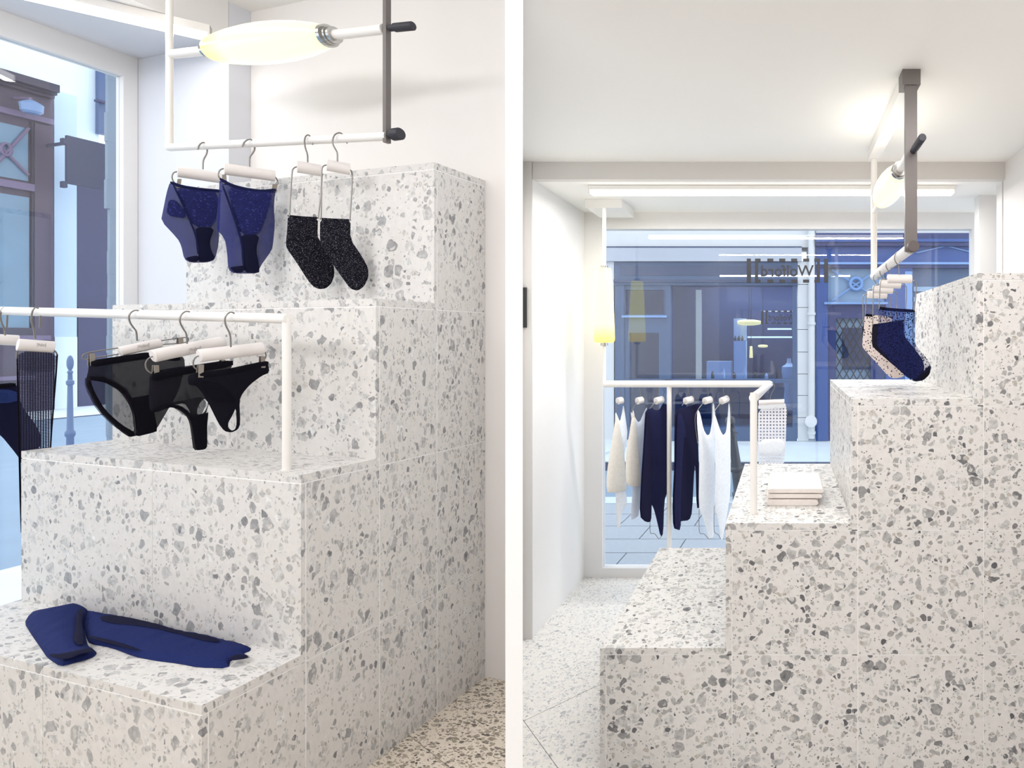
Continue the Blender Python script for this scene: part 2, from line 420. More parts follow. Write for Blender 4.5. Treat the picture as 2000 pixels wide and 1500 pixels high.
# floors: diagonal slabs with thin joints on a grey bed
kmid = (k21 + k87) / 2
ri = [(0, 0), (kmid * 2.26, 2.26), (kmid * 2.26, 2.9), (1.3, 2.9), (1.3, -.9), (0, -.9)]
fl = struct(MB().prism(ri, -.05, -.006).build('floor', mat('floor joint grey', (120, 114, 106), .8)), 'pale terrazzo floor with thin diagonal joints beside the right steps')
def clip_poly(poly, clipper):
    def inside(p, a, b): return (b[0] - a[0]) * (p[1] - a[1]) - (b[1] - a[1]) * (p[0] - a[0]) >= -1e-9
    out = poly
    n = len(clipper)
    for i in range(n):
        a, b = clipper[i], clipper[(i + 1) % n]; inp, out = out, []
        for j in range(len(inp)):
            p, q = inp[j], inp[(j + 1) % len(inp)]
            ip, iq = inside(p, a, b), inside(q, a, b)
            if ip: out.append(p)
            if ip != iq:
                d1 = (b[0] - a[0]) * (p[1] - a[1]) - (b[1] - a[1]) * (p[0] - a[0]); d2 = (b[0] - a[0]) * (q[1] - a[1]) - (b[1] - a[1]) * (q[0] - a[0])
                tt = d1 / (d1 - d2); out.append((p[0] + (q[0] - p[0]) * tt, p[1] + (q[1] - p[1]) * tt))
        if not out: return []
    return out
def floor_tiles(parent, region, corner, d1, d2, matl, n1, n2, gap=.0011):
    for i in range(*n1):
        for j in range(*n2):
            q = []
            for a, b in ((gap, gap), (1 - gap, gap), (1 - gap, 1 - gap), (gap, 1 - gap)):
                q.append((corner[0] + d1[0] * (i + a) + d2[0] * (j + b), corner[1] + d1[1] * (i + a) + d2[1] * (j + b)))
            ar = sum(q[m][0] * q[(m + 1) % 4][1] - q[(m + 1) % 4][0] * q[m][1] for m in range(4))
            if ar < 0: q = q[::-1]
            for reg in region:
                c = clip_poly(q, reg)
                if len(c) >= 3: MB().prism(c, -.006, 0.0).build('tile', matl, parent)
convR = [[(0, 0), (kmid * 2.26, 2.26), (kmid * 2.26, 2.9), (1.3, 2.9), (1.3, 0)], [(0, -.9), (1.3, -.9), (1.3, 0), (0, 0)]]
def ccw(p):
    ar = sum(p[m][0] * p[(m + 1) % len(p)][1] - p[(m + 1) % len(p)][0] * p[m][1] for m in range(len(p)))
    return p if ar > 0 else p[::-1]
convR = [ccw(p) for p in convR]
s8 = .62
floor_tiles(fl, convR, (-.861, 1.773), (s8, s8), (-s8, s8), M['terr_floor'], (-5, 5), (-5, 5))
# ceiling, beam, pier, walls
cr = [(0, 0), (kmid * 2.26, 2.26), (kmid * 2.26, YB + .02), (1.3, YB + .02), (1.3, -.9), (0, -.9)]
struct(MB().prism(cr, CE_R, CE_R + .05).build('ceiling', M['ceiling']), 'white ceiling over the right steps')
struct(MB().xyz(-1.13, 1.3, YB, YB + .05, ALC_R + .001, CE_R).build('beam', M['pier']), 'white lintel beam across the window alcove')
xp = (1040 - CX) / F * YB
struct(MB().prism([(k21 * YB - .03, YB), (xp, YB), (xp, YW + .04), (xp - .35, YW + .04), (k21 * YB - .03, YB + .3)], 0, CE_R).build('wall_left', M['wall']), 'white wall and reveal at the left of the window alcove')
struct(MB().xyz(xp - .05, xp - .001, YB - .004, YB - .0005, 0, CE_R).build('trim_1', M['pier']), 'narrow grey white pier beside the alcove')
struct(MB().xyz(XW, XW + .05, -.9, YB + .02, 0, CE_R).build('wall_right', M['wall_warm']), 'white wall at the high end of the right steps')
struct(MB().xyz((1912 - CX) / F * 2.5, 1.3, 2.5, 2.56, 0, ALC_R).build('trim_2', M['wall']), 'white pilaster at the right end of the alcove')
struct(MB().xyz(XW - .001, 1.35, YB + .03, YB + .09, 0, ALC_R).build('trim_3', M['wall_warm']), 'white return of the right wall')
struct(MB().xyz(-1.4, 1.4, YB + .03, YW + .05, ALC_R, ALC_R + .05).build('ceiling_alcove', M['ceiling']), 'white lower ceiling of the window alcove')
# divider wall, its end towards the room
struct(MB().prism([(k87 * 1.15, 1.15), (k21 * 1.15, 1.15), (k21 * 2.28 - .006, 2.28), (-1.22, 2.32), (-1.1, 2.045), (k87 * 2.01 + .006, 2.01)], 0, 2.7).build('wall_divider', M['divider']), 'bright white end of the dividing wall between both rooms')

# window right
def frame_rects(name, P, u0, u1, z0, z1, v, wl, wr, wt, wb, dep, matl, glassm, label):
    """window: four frame members and a glass pane; u along the wall"""
    o = thing(name, None, None, P((u0 + u1) / 2, v, z0)); struct(o, label); o['kind'] = 'structure'
    for a in ((u0, u0 + wl, z0, z1), (u1 - wr, u1, z0, z1), (u0 + wl, u1 - wr, z0, z0 + wb), (u0 + wl, u1 - wr, z1 - wt, z1)):
        MB().box(P, a[0], a[1], v, v + dep, a[2], a[3]).build('frame_member', matl, o)
    MB().box(P, u0 + wl, u1 - wr, v + dep * .5, v + dep * .5 + .006, z0 + wb, z1 - wt).build('pane', glassm, o)
    return o
PX = lambda u, v, z: Vector((u, v, z))
wx0, wx1 = (1150 - CX) / F * YW - .06, (1914 - CX) / F * YW
gz0 = H + (CY - 1110) / F * YW; gz1 = H + (CY - 447) / F * YW
gx0, gx1 = (1176 - CX) / F * YW, (1899 - CX) / F * YW
W1 = frame_rects('window_1', PX, wx0, wx1, 0.0, ALC_R, YW, gx0 - wx0, wx1 - gx1, ALC_R - gz1, gz0, .05, M['window_white'], M['glass'], 'large shop window of the right room with white frame')
# wall below / beside window outside (keeps the street from showing through gaps)
struct(MB().xyz(wx1, 1.5, YW, YW + .05, 0, ALC_R).build('wall_back', M['wall']), 'white wall strip right of the window')

def text_mesh(txt, width, height):
    cu = bpy.data.curves.new('lettering_text', 'FONT'); cu.body = txt; cu.size = 1.0; cu.resolution_u = 4; cu.offset = .012
    o = bpy.data.objects.new('lettering_tmp', cu); C.objects.link(o)
    dg = bpy.context.evaluated_depsgraph_get(); me = bpy.data.meshes.new_from_object(o.evaluated_get(dg))
    vs = [v.co.copy() for v in me.vertices]; fs = [tuple(p.vertices) for p in me.polygons]
    bpy.data.objects.remove(o); bpy.data.curves.remove(cu); bpy.data.meshes.remove(me)
    x0 = min(v.x for v in vs); x1 = max(v.x for v in vs); y0 = min(v.y for v in vs); y1 = max(v.y for v in vs)
    return [((v.x - x0) / (x1 - x0) * width, (v.y - y0) / (y1 - y0) * height) for v in vs], fs
def shop_sign(parent, xa, xb, ya, yb, Y, matl, clipx=None, name='lettering'):
    """bracketed lettering applied to the street side of the pane, so it reads mirrored from inside"""
    m = MB(); sx = (xb - xa) / 159.0; sy = (yb - ya) / 47.0
    def rect(x0, y0, x1, y1):
        x0, x1 = xa + x0 * sx, xa + x1 * sx
        if clipx: x0, x1 = min(x0, clipx), min(x1, clipx)
        if x1 - x0 < .2: return
        a = at_Y(x0, ya + y1 * sy, Y); b = at_Y(x1, ya + y0 * sy, Y)
        m.xyz(a.x, b.x, Y, Y + .001 * Y, a.z, b.z)
    rect(0, 0, 8, 47); rect(151, 0, 159, 47)
    for x0, x1, v in ((16, 27, (16, 22)), (132, 143, (137, 143))):
        rect(x0, 0, x1, 6); rect(x0, 41, x1, 47); rect(v[0], 6, v[1], 41)
    for k in range(4):
        rect(40 + k * 23.3, 0, 52 + k * 23.3, 6); rect(40 + k * 23.3, 41, 52 + k * 23.3, 47)
    vs, fs = text_mesh('Wolford', 103, 22)
    pv = []
    for x, y in vs:
        X = xa + (131 - x) * sx
        if clipx: X = min(X, clipx)
        pv.append(at_Y(X, ya + (34.5 - y) * sy, Y))
    m.add(pv, fs)
    return m.build(name, matl, parent)
M['decal'] = mat('black vinyl', (28, 27, 34), .5)
o = shop_sign(W1, 1458.5, 1617.5, 505, 552, YW + .0175, M['decal'])
o['label'] = 'black mirrored shop lettering in dashed brackets on the pane'

# ------------------------------------------------------------------ shell: left room
LP = L.P
VP, VWN = 1.218, 1.786                     # front of the left alcove and its window plane
UP = -.076
lb = ccw([(0, -.9), (0, 0), (kmid * 1.99, 1.99), tuple(LP(.04, 0, 0)[:2]), tuple(LP(.04, VWN, 0)[:2]), tuple(LP(-3.6, VWN, 0)[:2])])
fl2 = struct(MB().prism(lb, -.05, -.006).build('floor', mat('floor joint brown', (112, 98, 82), .8)), 'warm brown terrazzo floor beside the left steps')
ja = L.on_z(832, 1462, 0); jb = L.on_z(857, 1482, 0)
pa, pb = LP(*ja), LP(*jb); dd = (pb - pa).normalized() * .85; d2 = Vector((dd.y, -dd.x, 0))
floor_tiles(fl2, [lb], (pa.x - dd.x * .5, pa.y - dd.y * .5), dd[:2], d2[:2], M['terr_floor_left'], (-7, 7), (-7, 7))
struct(MB().box(LP, 0, .04, -.115, VWN + .05, 0, CE_L).build('wall_back', M['wall_warm']), 'white wall behind the left steps')
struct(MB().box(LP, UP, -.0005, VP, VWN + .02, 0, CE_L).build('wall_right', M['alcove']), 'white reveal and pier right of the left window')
struct(MB().xyz(-4.5, 1.4, -1.05, -.9, 0, CE_L).build('wall_rear', M['wall']), 'white wall behind the viewer')
struct(MB().box(LP, -3.7, -1.901, VWN, VWN + .05, 0, CE_L).build('wall_left', M['wall']), 'white wall left of the left window')
struct(MB().box(LP, -3.7, .04, -2.9, VP + .02, CE_L, CE_L + .05).build('ceiling', M['ceiling']), 'white ceiling over the left steps')
struct(MB().box(LP, -3.6, UP - .001, VP, VP + .06, ALC_L, CE_L).build('beam', M['wall']), 'white lintel beam over the left window alcove')
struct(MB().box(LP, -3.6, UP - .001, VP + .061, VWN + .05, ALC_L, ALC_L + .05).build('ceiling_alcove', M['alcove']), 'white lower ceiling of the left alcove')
gL = L.on_v(242, 139, VWN)
W2 = frame_rects('window_2', LP, -1.9, UP - .001, 0, ALC_L, VWN, .06, UP - gL[0], ALC_L - 2.405, .12, .05, M['window_white'], M['glass'], 'tall shop window of the left room')

# ------------------------------------------------------------------ terrazzo steps
def steps(name, label, P, ue, ub, zt, W, ts, tr, joints, matl, g=.0027, loc=None):
    t = thing(name, label, 'display steps', loc)
    e = .0006; n = len(ue); vj = [0.0] + joints + [W]
    core = MB()
    for i in range(n):
        u1 = ue[i + 1] if i < n - 1 else ub
        core.box(P, ue[i] + e * 2, u1 + (tr if i < n - 1 else 0), e * 2, W - e * 2, 0.0, zt[i] - e * 2)
    core.build('core', M['grout'], t)['label'] = 'white grout showing in the joints'
    zl = [0.0] + [z - ts for z in zt]
    for i in range(n):
        u1 = ue[i + 1] if i < n - 1 else ub
        for j in range(len(vj) - 1):
            a, b = vj[j] + (g / 2 if j else 0), vj[j + 1] - (g / 2 if j < len(vj) - 2 else 0)
            MB().box(P, ue[i], u1 + (tr if i < n - 1 else 0), a, b, zt[i] - ts, zt[i]).build('tread_slab', matl, t)
            z0 = 0.0 if i == 0 else zt[i - 1]
            MB().box(P, ue[i], ue[i] + tr, a, b, z0, zt[i] - ts - g).build('riser_tile', matl, t)
        c0 = ue[i] + tr + g; c1 = (ue[i + 1] + tr) if i < n - 1 else ub
        for k in range(i + 1):
            MB().box(P, c0, c1, 0, .012, zl[k] + (0 if k == 0 else 0), zl[k + 1] - g).build('side_tile', matl, t)
    return t
sR = .3661
XR, YR, WR = -.538, 1.5629, .7478
ztR = [H - .8984, H - .5361, H - .1742, H + .1914]
steps('display_steps', 'speckled terrazzo display steps rising to the right, carrying the folded cream knits', lambda u, v, z: Vector((XR + u, YR + v, z)),
      [0, sR, 2 * sR, 3 * sR], XW - .0005 - XR, ztR, WR, .0190, .0165, [WR / 2], M['terr_right'], loc=(XR + 2 * sR, YR + WR / 2, 0))
jv = L.on_u(298, 1000, -.6119)[1]
ueL = [-.8123, -.6119, -.4128, -.216]; ztL = [.4286, .9021, 1.3804, 1.8505]; WL = 1.2054
steps('display_steps', 'speckled terrazzo display steps with blue leggings lying on the lowest tread', LP, ueL, -.0005, ztL, WL, .0215, .0105, [jv], M['terr_left'], g=.0034, loc=LP(-.4, .6, 0))
ZL = ztL

# ------------------------------------------------------------------ fluorescent fittings
def batten(name, label, p, q, wd, ht, watts):
    """long ceiling batten: white housing with a glowing diffuser below"""
    p, q = Vector(p), Vector(q); d = (q - p).normalized(); s = Vector((d.y, -d.x, 0)); t = thing(name, label, 'ceiling light', (p + q) / 2)
    PP = lambda u, v, z: p + d * u + s * v + Vector((0, 0, z)); ln = (q - p).length
    MB().box(PP, 0, ln, -wd / 2, wd / 2, -ht * .55, 0).build('housing', M['frame_white'], t)
    MB().box(PP, .004, ln - .004, -wd / 2 + .002, wd / 2 - .002, -ht, -ht * .55).build('diffuser', M['tube'], t)
    lo = area(name + '_light', (p + q) / 2 - Vector((0, 0, ht + .003)), (p + q) / 2 - Vector((0, 0, 1)), (ln, wd * .8) if abs(d.x) > .7 else (wd * .8, ln), watts, (1, .98, .96)); lo.rotation_euler = (0, 0, math.atan2(d.y, d.x)); lo.data.size, lo.data.size_y = ln, wd * .8
    for a in (0, ln - .006): MB().box(PP, a, a + .006, -wd / 2 - .0005, wd / 2 + .0005, -ht * 1.02, .0).build('end_cap', M['frame_white'], t)
    return t
batten('strip_light', 'long white strip light under the alcove ceiling above the shop lettering', (-.855, 2.36, ALC_R - .001), (.742, 2.36, ALC_R - .001), .05, .034, 15.0)
ta = LP(*L.on_z(412, 52, ALC_L)); tb = LP(*L.on_z(168, -6, ALC_L)); tb = ta + (tb - ta) * 1.8
batten('strip_light', 'white strip light above the left window, cut by the picture edge', tb - Vector((0, 0, .001)), ta - Vector((0, 0, .001)), .035, .055, 1.5)

# ------------------------------------------------------------------ frames and rails
def rad(wpx, p): return wpx * p[1] / (2 * F)
def lamp_shade(root, p, q, rmax, prof, matl, nm='lamp_shade'):
    return MB().lathe(p, q, [(a, r * rmax) for a, r in prof], 40).build(nm, matl, root, True)
SPINDLE = [(0, .46), (.02, .56), (.06, .66), (.14, .78), (.26, .90), (.40, .98), (.52, 1.0), (.66, .96), (.80, .85), (.92, .68), (.975, .56), (1, .5)]

# --- left hanging frame above step three
UR = -(.4128 + .216) / 2
def lu(x, y, u=UR): return LP(*L.on_u(x, y, u))
a = lu(757, 266); b = lu(331, 288)
fr = thing('hanging_frame', 'white hanging frame with yellow spindle lamp and grey flat bar, above the highest left tread', 'clothes rail', (lu(540, 280)))
zc = CE_L - .002
pl_ = Vector((b.x, b.y, 0)); pr_ = Vector((a.x, a.y, 0))
rp = rad(12.5, b) * .86
MB().tube([Vector((b.x, b.y, b.z - rp)), Vector((b.x, b.y, zc))], rp, 20).build('post', M['frame_white'], fr, True)
MB().tube([b + Vector((0, 0, 0)), a], rad(17, a) * .98, 20).build('rail', M['frame_white'], fr, True)
du = L.U; dv = L.V
c0 = L.on_u(756.5, 266, UR)
MB().box(LP, UR - .010, UR + .007, c0[1] - .0066, c0[1] + .0066, c0[2] - .022, zc).build('flat_bar', M['steel_grey'], fr)['label'] = 'grey steel flat bar'
la, lb2 = lu(335, 106), lu(750, 57); r2 = rad(17, la) * .95
l0, l1 = lu(411, 98), lu(638, 70)
MB().tube([la, l0], r2, 20).build('lamp_arm', M['frame_white'], fr, True)
MB().tube([l1, lb2], r2, 20).build('lamp_arm', M['frame_white'], fr, True)
M['lampL'] = lamp_mat('opal lamp glass left', 0, (l0 - lu(540, 280)).x, (l1 - lu(540, 280)).x, True)
sh = lamp_shade(fr, l0, l1, rad(73, lu(530, 86)), SPINDLE, M['lampL'])
sh['label'] = 'glowing yellow opal glass spindle'
for (x0, y0, x1, y1, wpx) in ((404, 99, 409, 98.5, 27), (409, 98.5, 413, 98, 22), (637, 70.5, 643, 69.8, 41), (643, 69.8, 649, 69, 34), (649, 69, 655, 68, 30)):
    MB().tube([lu(x0, y0), lu(x1, y1)], rad(wpx, lu(x0, y0)), 24).build('collar', M['chrome'], fr, True)
k0, k1 = lu(762, 55), lu(807, 50.5)
MB().lathe(k0, k1, [(0, rad(12, k0)), (.22, rad(12, k0)), (.221, rad(16, k0)), (.97, rad(16, k0)), (1, rad(14, k0))], 24).build('knob', M['black_knob'], fr, True)
k0, k1 = lu(761, 264), lu(783, 261)
MB().lathe(k0, k1, [(0, rad(13, k0)), (.32, rad(13, k0)), (.33, rad(23, k0)), (.92, rad(23, k0)), (1, rad(20, k0))], 24).build('knob', M['black_knob'], fr, True)

# --- left low rail standing on step two
UF = L.on_z(560, 918, ZL[1])[0]
f0 = LP(*L.on_z(560, 917, ZL[1])); ft = lu(560.5, 622, UF); ft = Vector((f0.x, f0.y, ft.z)); fe = lu(-110, 604, UF)
rr = rad(20, ft)
lr = thing('clothes_rail', 'white tubular rail standing on the second left tread, holding black briefs', 'clothes rail', f0)
MB().tube([f0, ft], rr * .70, 24).build('post', M['frame_white'], lr, True)
MB().tube([ft + (ft - fe).normalized() * rr * .6, fe], rr, 24).build('rail', M['frame_white'], lr, True)
MB().tube([f0 + Vector((0, 0, .0001)), f0 + Vector((0, 0, .003))], rr * .86, 24).build('foot_plate', M['frame_white'], lr, True)

# --- right hanging frame under the ceiling
XF, Y1F, Y2F = .349, 1.485, 2.106
fr2 = thing('hanging_frame', 'white ceiling frame with grey flat bar and yellow spindle lamp, holding the socks', 'clothes rail', (XF, Y1F, H + .25))
zr = H + .252; zl_ = H + .512
MB().xyz(XF - .025, XF + .025, Y1F - .004, Y1F + .046, CE_R - .043, CE_R - .0005).build('ceiling_bracket', M['steel_grey'], fr2)
MB().xyz(XF - .022, XF + .022, Y1F + .047, Y2F + .02, CE_R - .040, CE_R - .0005).build('ceiling_channel', M['frame_white'], fr2)
MB().xyz(XF - .0165, XF + .0165, Y1F, Y1F + .012, zr - .01, CE_R - .043).build('flat_bar', M['steel_grey'], fr2)['label'] = 'grey steel flat bar'
MB().tube([(XF, Y2F, zr - .012), (XF, Y2F, CE_R - .04)], .0125, 20).build('post', M['frame_white'], fr2, True)
MB().tube([(XF, Y1F + .012, zr), (XF, Y2F, zr - .006)], .0155, 24).build('rail', M['frame_white'], fr2, True)
yl0, yl1 = 1.955, 1.640
MB().tube([(XF, Y1F + .012, zl_ + .01), (XF, yl1, zl_)], .0125, 20).build('lamp_arm', M['frame_white'], fr2, True)
MB().tube([(XF, yl0, zl_ - .012), (XF, Y2F, zl_ - .016)], .0085, 20).build('lamp_arm', M['frame_white'], fr2, True)
M['lampR'] = lamp_mat('opal lamp glass right', 1, yl0 - Y1F, yl1 - Y1F, True)
lo = area('spindle_lamp_light', (XF - .02, (yl0 + yl1) / 2, zl_ + .055), (XF - .02, (yl0 + yl1) / 2, 9), (.10, .26), .38, (1, .95, .86)); lo.data.spread = math.pi
sh = lamp_shade(fr2, (XF, yl0, zl_ - .012), (XF, yl1, zl_), .047, SPINDLE, M['lampR']); sh['label'] = 'glowing yellow opal glass spindle'
MB().tube([(XF, yl1 - .001, zl_), (XF, yl1 - .014, zl_)], .026, 28).build('collar', M['chrome'], fr2, True)
MB().tube([(XF, yl1 - .014, zl_), (XF, yl1 - .022, zl_)], .021, 28).build('collar', M['chrome'], fr2, True)
MB().lathe((XF + .006, Y1F, zl_ + .008), (XF + .006, Y1F - .10, zl_ + .008), [(0, .009), (.2, .009), (.21, .0105), (.97, .0105), (1, .009)], 24).build('knob', M['black_knob'], fr2, True)
MB().lathe((XF, Y1F, zr), (XF, Y1F - .03, zr), [(0, .0125), (.3, .0125), (.31, .0155), (.95, .0155), (1, .0145)], 28).build('knob', M['dark_disc'], fr2, True)

# --- right low rail with pendant lamp
YK = 2.58
zb = H - .2162
kp = at_Y(1180, 750, YK); kc = at_Y(1504, 750, YK)
foot = at_z(1472, 1003, ztR[1]); kt = Vector((foot.x, foot.y, H + (CY - 777) / F * foot.y))
zb = kp.z
rk = thing('clothes_rail', 'white tubular rail along the right window with tapered yellow lamp on its pole', 'clothes rail', (kp.x, YK, 0))
tr_ = .0155
MB().tube([kp, Vector((kc.x, kc.y, zb)), ], tr_ * 1.05, 20).build('rail', M['frame_white'], rk, True)
MB().tube([Vector((kc.x, kc.y, zb)), kt], tr_ * .95, 20).build('rail', M['frame_white'], rk, True)
MB().tube([kt + Vector((0, 0, tr_)), foot], .0112, 20).build('post', M['frame_white'], rk, True)
xm = (1307 - CX) / F * YK
MB().tube([(xm, YK, zb), (xm, YK, 0)], .0115, 20).build('post', M['frame_white'], rk, True)
pz1, pz0 = at_Y(1180, 524, YK).z, at_Y(1180, 669, YK).z
MB().tube([(kp.x, YK, zb - .01), (kp.x, YK, pz0)], .0085, 18).build('pole', M['frame_white'], rk, True)
MB().tube([(kp.x, YK, pz1), (kp.x, YK, ALC_R - .03)], .0095, 18).build('pole', M['frame_white'], rk, True)
MB().xyz(kp.x - .088, kp.x + .088, YK - .01, YK + .20, ALC_R - .042, ALC_R - .0005).build('canopy', M['frame_white'], rk)
M['lampP'] = lamp_mat('opal pendant glass', 2, pz0, pz1, False, 2.4)
TAPER = [(0, .86), (.015, .94), (.05, 1.0), (.2, .97), (.5, .87), (.8, .76), (.94, .70), (.985, .66), (1, .58)]
sh = lamp_shade(rk, (kp.x, YK, pz0), (kp.x, YK, pz1), .0495, TAPER, M['lampP']); sh['label'] = 'glowing tapered yellow glass shade'
MB().tube([(kp.x, YK, pz1), (kp.x, YK, pz1 + .013)], .017, 24).build('collar', M['chrome'], rk, True)
MB().tube([(kp.x, YK, pz0), (kp.x, YK, pz0 - .014)], .017, 24).build('collar', M['chrome'], rk, True)

# ------------------------------------------------------------------ hangers
def hanger(label, group, pl, rod, rod_w, hook, wires=(), clips=(), textpx=None, hook_tip=None, wr=1.5, front=0.0):
    """white cylinder body on a steel hook, with bent wire arms and flat steel clips"""
    p, q = pl.pw(*rod[0]), pl.pw(*rod[1]); c = (p + q) / 2
    t = thing('hanger', label, 'hanger', c, group)
    r = rad(rod_w, c)
    MB().lathe(p, q, [(0, r * .90), (.012, r), (.988, r), (1, r * .90)], 28).build('body', M['hanger'], t, True)
    w_ = rad(wr * 1.7, c)
    eye = Vector((0, 0, H)); near = lambda v: v - (v - eye).normalized() * front
    MB().tube([near(pl.pw(x, y, 0)) for x, y in smoothline(hook)], w_, 8).build('hook', M['wire'], t, True)
    if hook_tip: MB().tube([pl.pw(x, y, 0) - (pl.pw(x, y, 0) - eye).normalized() * .034 for x, y in smoothline(hook_tip)], w_, 8).build('hook_tip', M['wire'], t, True)
    for wv in wires: MB().tube([pl.pw(x, y, 0) for x, y in smoothline(wv)], w_ * .9, 8).build('wire_arm', M['wire'], t, True)
    for x0, y0, x1, y1, tl in clips:
        m = MB()
        for s_ in (1, -1):
            A = [pl.pw(x0 + tl, y0, s_ * .004), pl.pw(x1 + tl, y0, s_ * .004), pl.pw(x1, y1, s_ * .008), pl.pw(x0, y1, s_ * .008)]
            B = [v + pl.n * s_ * .0022 for v in A]
            m.add(A + B, [(0, 1, 2, 3), (7, 6, 5, 4), (0, 4, 5, 1), (1, 5, 6, 2), (2, 6, 7, 3), (3, 7, 4, 0)])
        m.build('clip', M['clip'], t)
    if textpx:
        x0, y0, x1, y1, sk = textpx
        vs, fs = text_mesh('[Wolford]', 1, 1); m = MB()
        m.add([pl.pw(x0 + (x1 - x0) * u, y1 - (y1 - y0) * v + sk * u, r * 1.015) for u, v in vs], fs); m.build('lettering', M['print'], t)
    return t
def smoothline(p, it=2):
    p = list(p)
    for _ in range(it):
        q = [p[0]]
        for i in range(len(p) - 1):
            a, b = p[i], p[i + 1]; q += [(a[0] * .75 + b[0] * .25, a[1] * .75 + b[1] * .25), (a[0] * .25 + b[0] * .75, a[1] * .25 + b[1] * .75)]
        q.append(p[-1]); p = q
    return p
K1 = lambda pts: cp(300, 240, .22, pts)
K2 = lambda pts: cp(150, 590, .22, pts)
def kr(k, x0, y0, x1, y1, tl=0): (a, b), (c, d) = k([(x0, y0), (x1, y1)]); return (a, b, c, d, tl * .22)

GA = 'cylinder hangers on the upper left rail'
def plane_u(xc, yc, m): p = lu(xc, yc); return Plane(p, slope_dir(p, m))
# brief A, brief B, socks
PA = plane_u(397, 286, .19); PB = plane_u(488, 280, .19); PS1 = plane_u(600, 277, .19); PS2 = plane_u(657, 272, .19)
hanger('clip hanger holding the left one of the two sheer navy briefs', GA, PA, K1([(208, 432), (600, 492)]), 20.5, K1([(437, 412), (437, 350), (445, 320), (470, 280), (478, 240), (470, 190), (440, 172), (415, 182), (398, 208), (390, 237)]),
       [K1([(212, 432), (175, 440), (160, 475), (170, 515), (200, 545)])], [kr(K1, 200, 500, 236, 582, 12)], hook_tip=K1([(390, 237), (400, 205), (418, 182), (442, 172), (452, 178)]))
hanger('clip hanger holding the sheer navy brief nearest the black socks', GA, PB, K1([(624, 408), (1078, 472)]), 21.5, K1([(848, 392), (848, 330), (855, 300), (890, 255), (900, 222), (890, 170), (860, 146), (830, 150), (800, 175), (788, 212)]),
       [K1([(622, 405), (590, 415), (572, 450), (578, 485), (615, 505)]), K1([(1075, 475), (1100, 505), (1102, 545), (1075, 570)])], [kr(K1, 615, 462, 652, 545, -8), kr(K1, 1048, 545, 1090, 616, 8)], hook_tip=K1([(788, 212), (800, 175), (830, 150), (862, 146), (872, 152)]))
hanger('short hanger with long wire arms inside the left black sparkling sock', GA, PS1, K1([(1272, 388), (1488, 424)]), 22.5, K1([(1410, 195), (1405, 160), (1388, 112), (1365, 105), (1345, 125), (1338, 170), (1348, 230), (1368, 280), (1368, 350)]),
       [K1([(1282, 386), (1240, 400), (1226, 440), (1205, 830)]), K1([(1480, 415), (1498, 440), (1483, 640), (1462, 850)])], front=.03)
hanger('short hanger with long wire arms inside the right black sparkling sock', GA, PS2, K1([(1537, 374), (1745, 414)]), 21.5, K1([(1718, 182), (1705, 130), (1670, 92), (1640, 86), (1605, 105), (1588, 150), (1590, 190), (1615, 235), (1632, 265), (1632, 342)]),
       [K1([(1540, 374), (1505, 380), (1490, 415), (1490, 640), (1487, 860)]), K1([(1745, 415), (1766, 440), (1757, 640), (1742, 870)])], front=.03)

def garment(name, label, cat, pl, poly, thick, matl, group=None, parts=(), **k):
    m = cloth(pl, poly, thick, **k); xs = [v.x for v in m.v]; ys = [v.y for v in m.v]
    t = thing(name, label, cat, (sum(xs) / len(xs), sum(ys) / len(ys), min(v.z for v in m.v)), group)
    m.build('body', matl, t, True)
    for (nm, pp, th, of, ml) in parts: cloth(pl, pp, th, off=of, grid=k.get('grid', 7.0)).build(nm, ml, t, True)
    return t
GB = 'sheer navy briefs on the upper left rail'
A_ = K1([(145, 522), (250, 560), (420, 585), (600, 600), (590, 760), (585, 900), (578, 1080), (545, 1215), (480, 1240), (330, 1242), (272, 1212), (245, 1090), (215, 1030), (65, 870), (85, 770), (115, 620)])
garment('brief', 'sheer navy brief with lace front, left one on the upper rail', 'underwear', PA, A_, .03, M['navy_sheer'], GB, [
    ('waistband', strip(K1([(145, 520), (250, 558), (420, 583), (602, 598)]), 6), .006, .012, M['navy_band']),
    ('lace_panel', K1([(190, 585), (400, 610), (575, 625), (545, 930), (350, 935), (275, 760)]), .004, .022, M['navy_lace']),
    ('gusset', K1([(360, 935), (535, 935), (492, 1060), (502, 1130), (545, 1212), (470, 1240), (388, 1240), (395, 1130), (380, 1020)]), .005, .024, M['navy_dark']),
    ('leg_cuff', K1([(275, 1208), (330, 1190), (392, 1186), (388, 1238), (325, 1243)]), .004, .028, M['navy_dark']),
    ('side_lace', K1([(125, 700), (190, 690), (280, 790), (285, 860), (110, 830)]), .003, .022, M['navy_lace']),
    ('leg_edge', K1([(160, 555), (185, 570), (290, 800), (380, 1000), (395, 1170), (380, 1170), (365, 1010), (270, 790)]), .004, .026, M['navy_band'])])
B_ = K1([(585, 490), (700, 553), (830, 585), (960, 602), (1084, 588), (1075, 660), (1068, 760), (1078, 900), (1060, 1080), (1050, 1130), (940, 1285), (936, 1338), (720, 1338), (663, 1305), (655, 1180), (640, 1060), (610, 1000), (560, 950), (568, 800), (580, 640)])
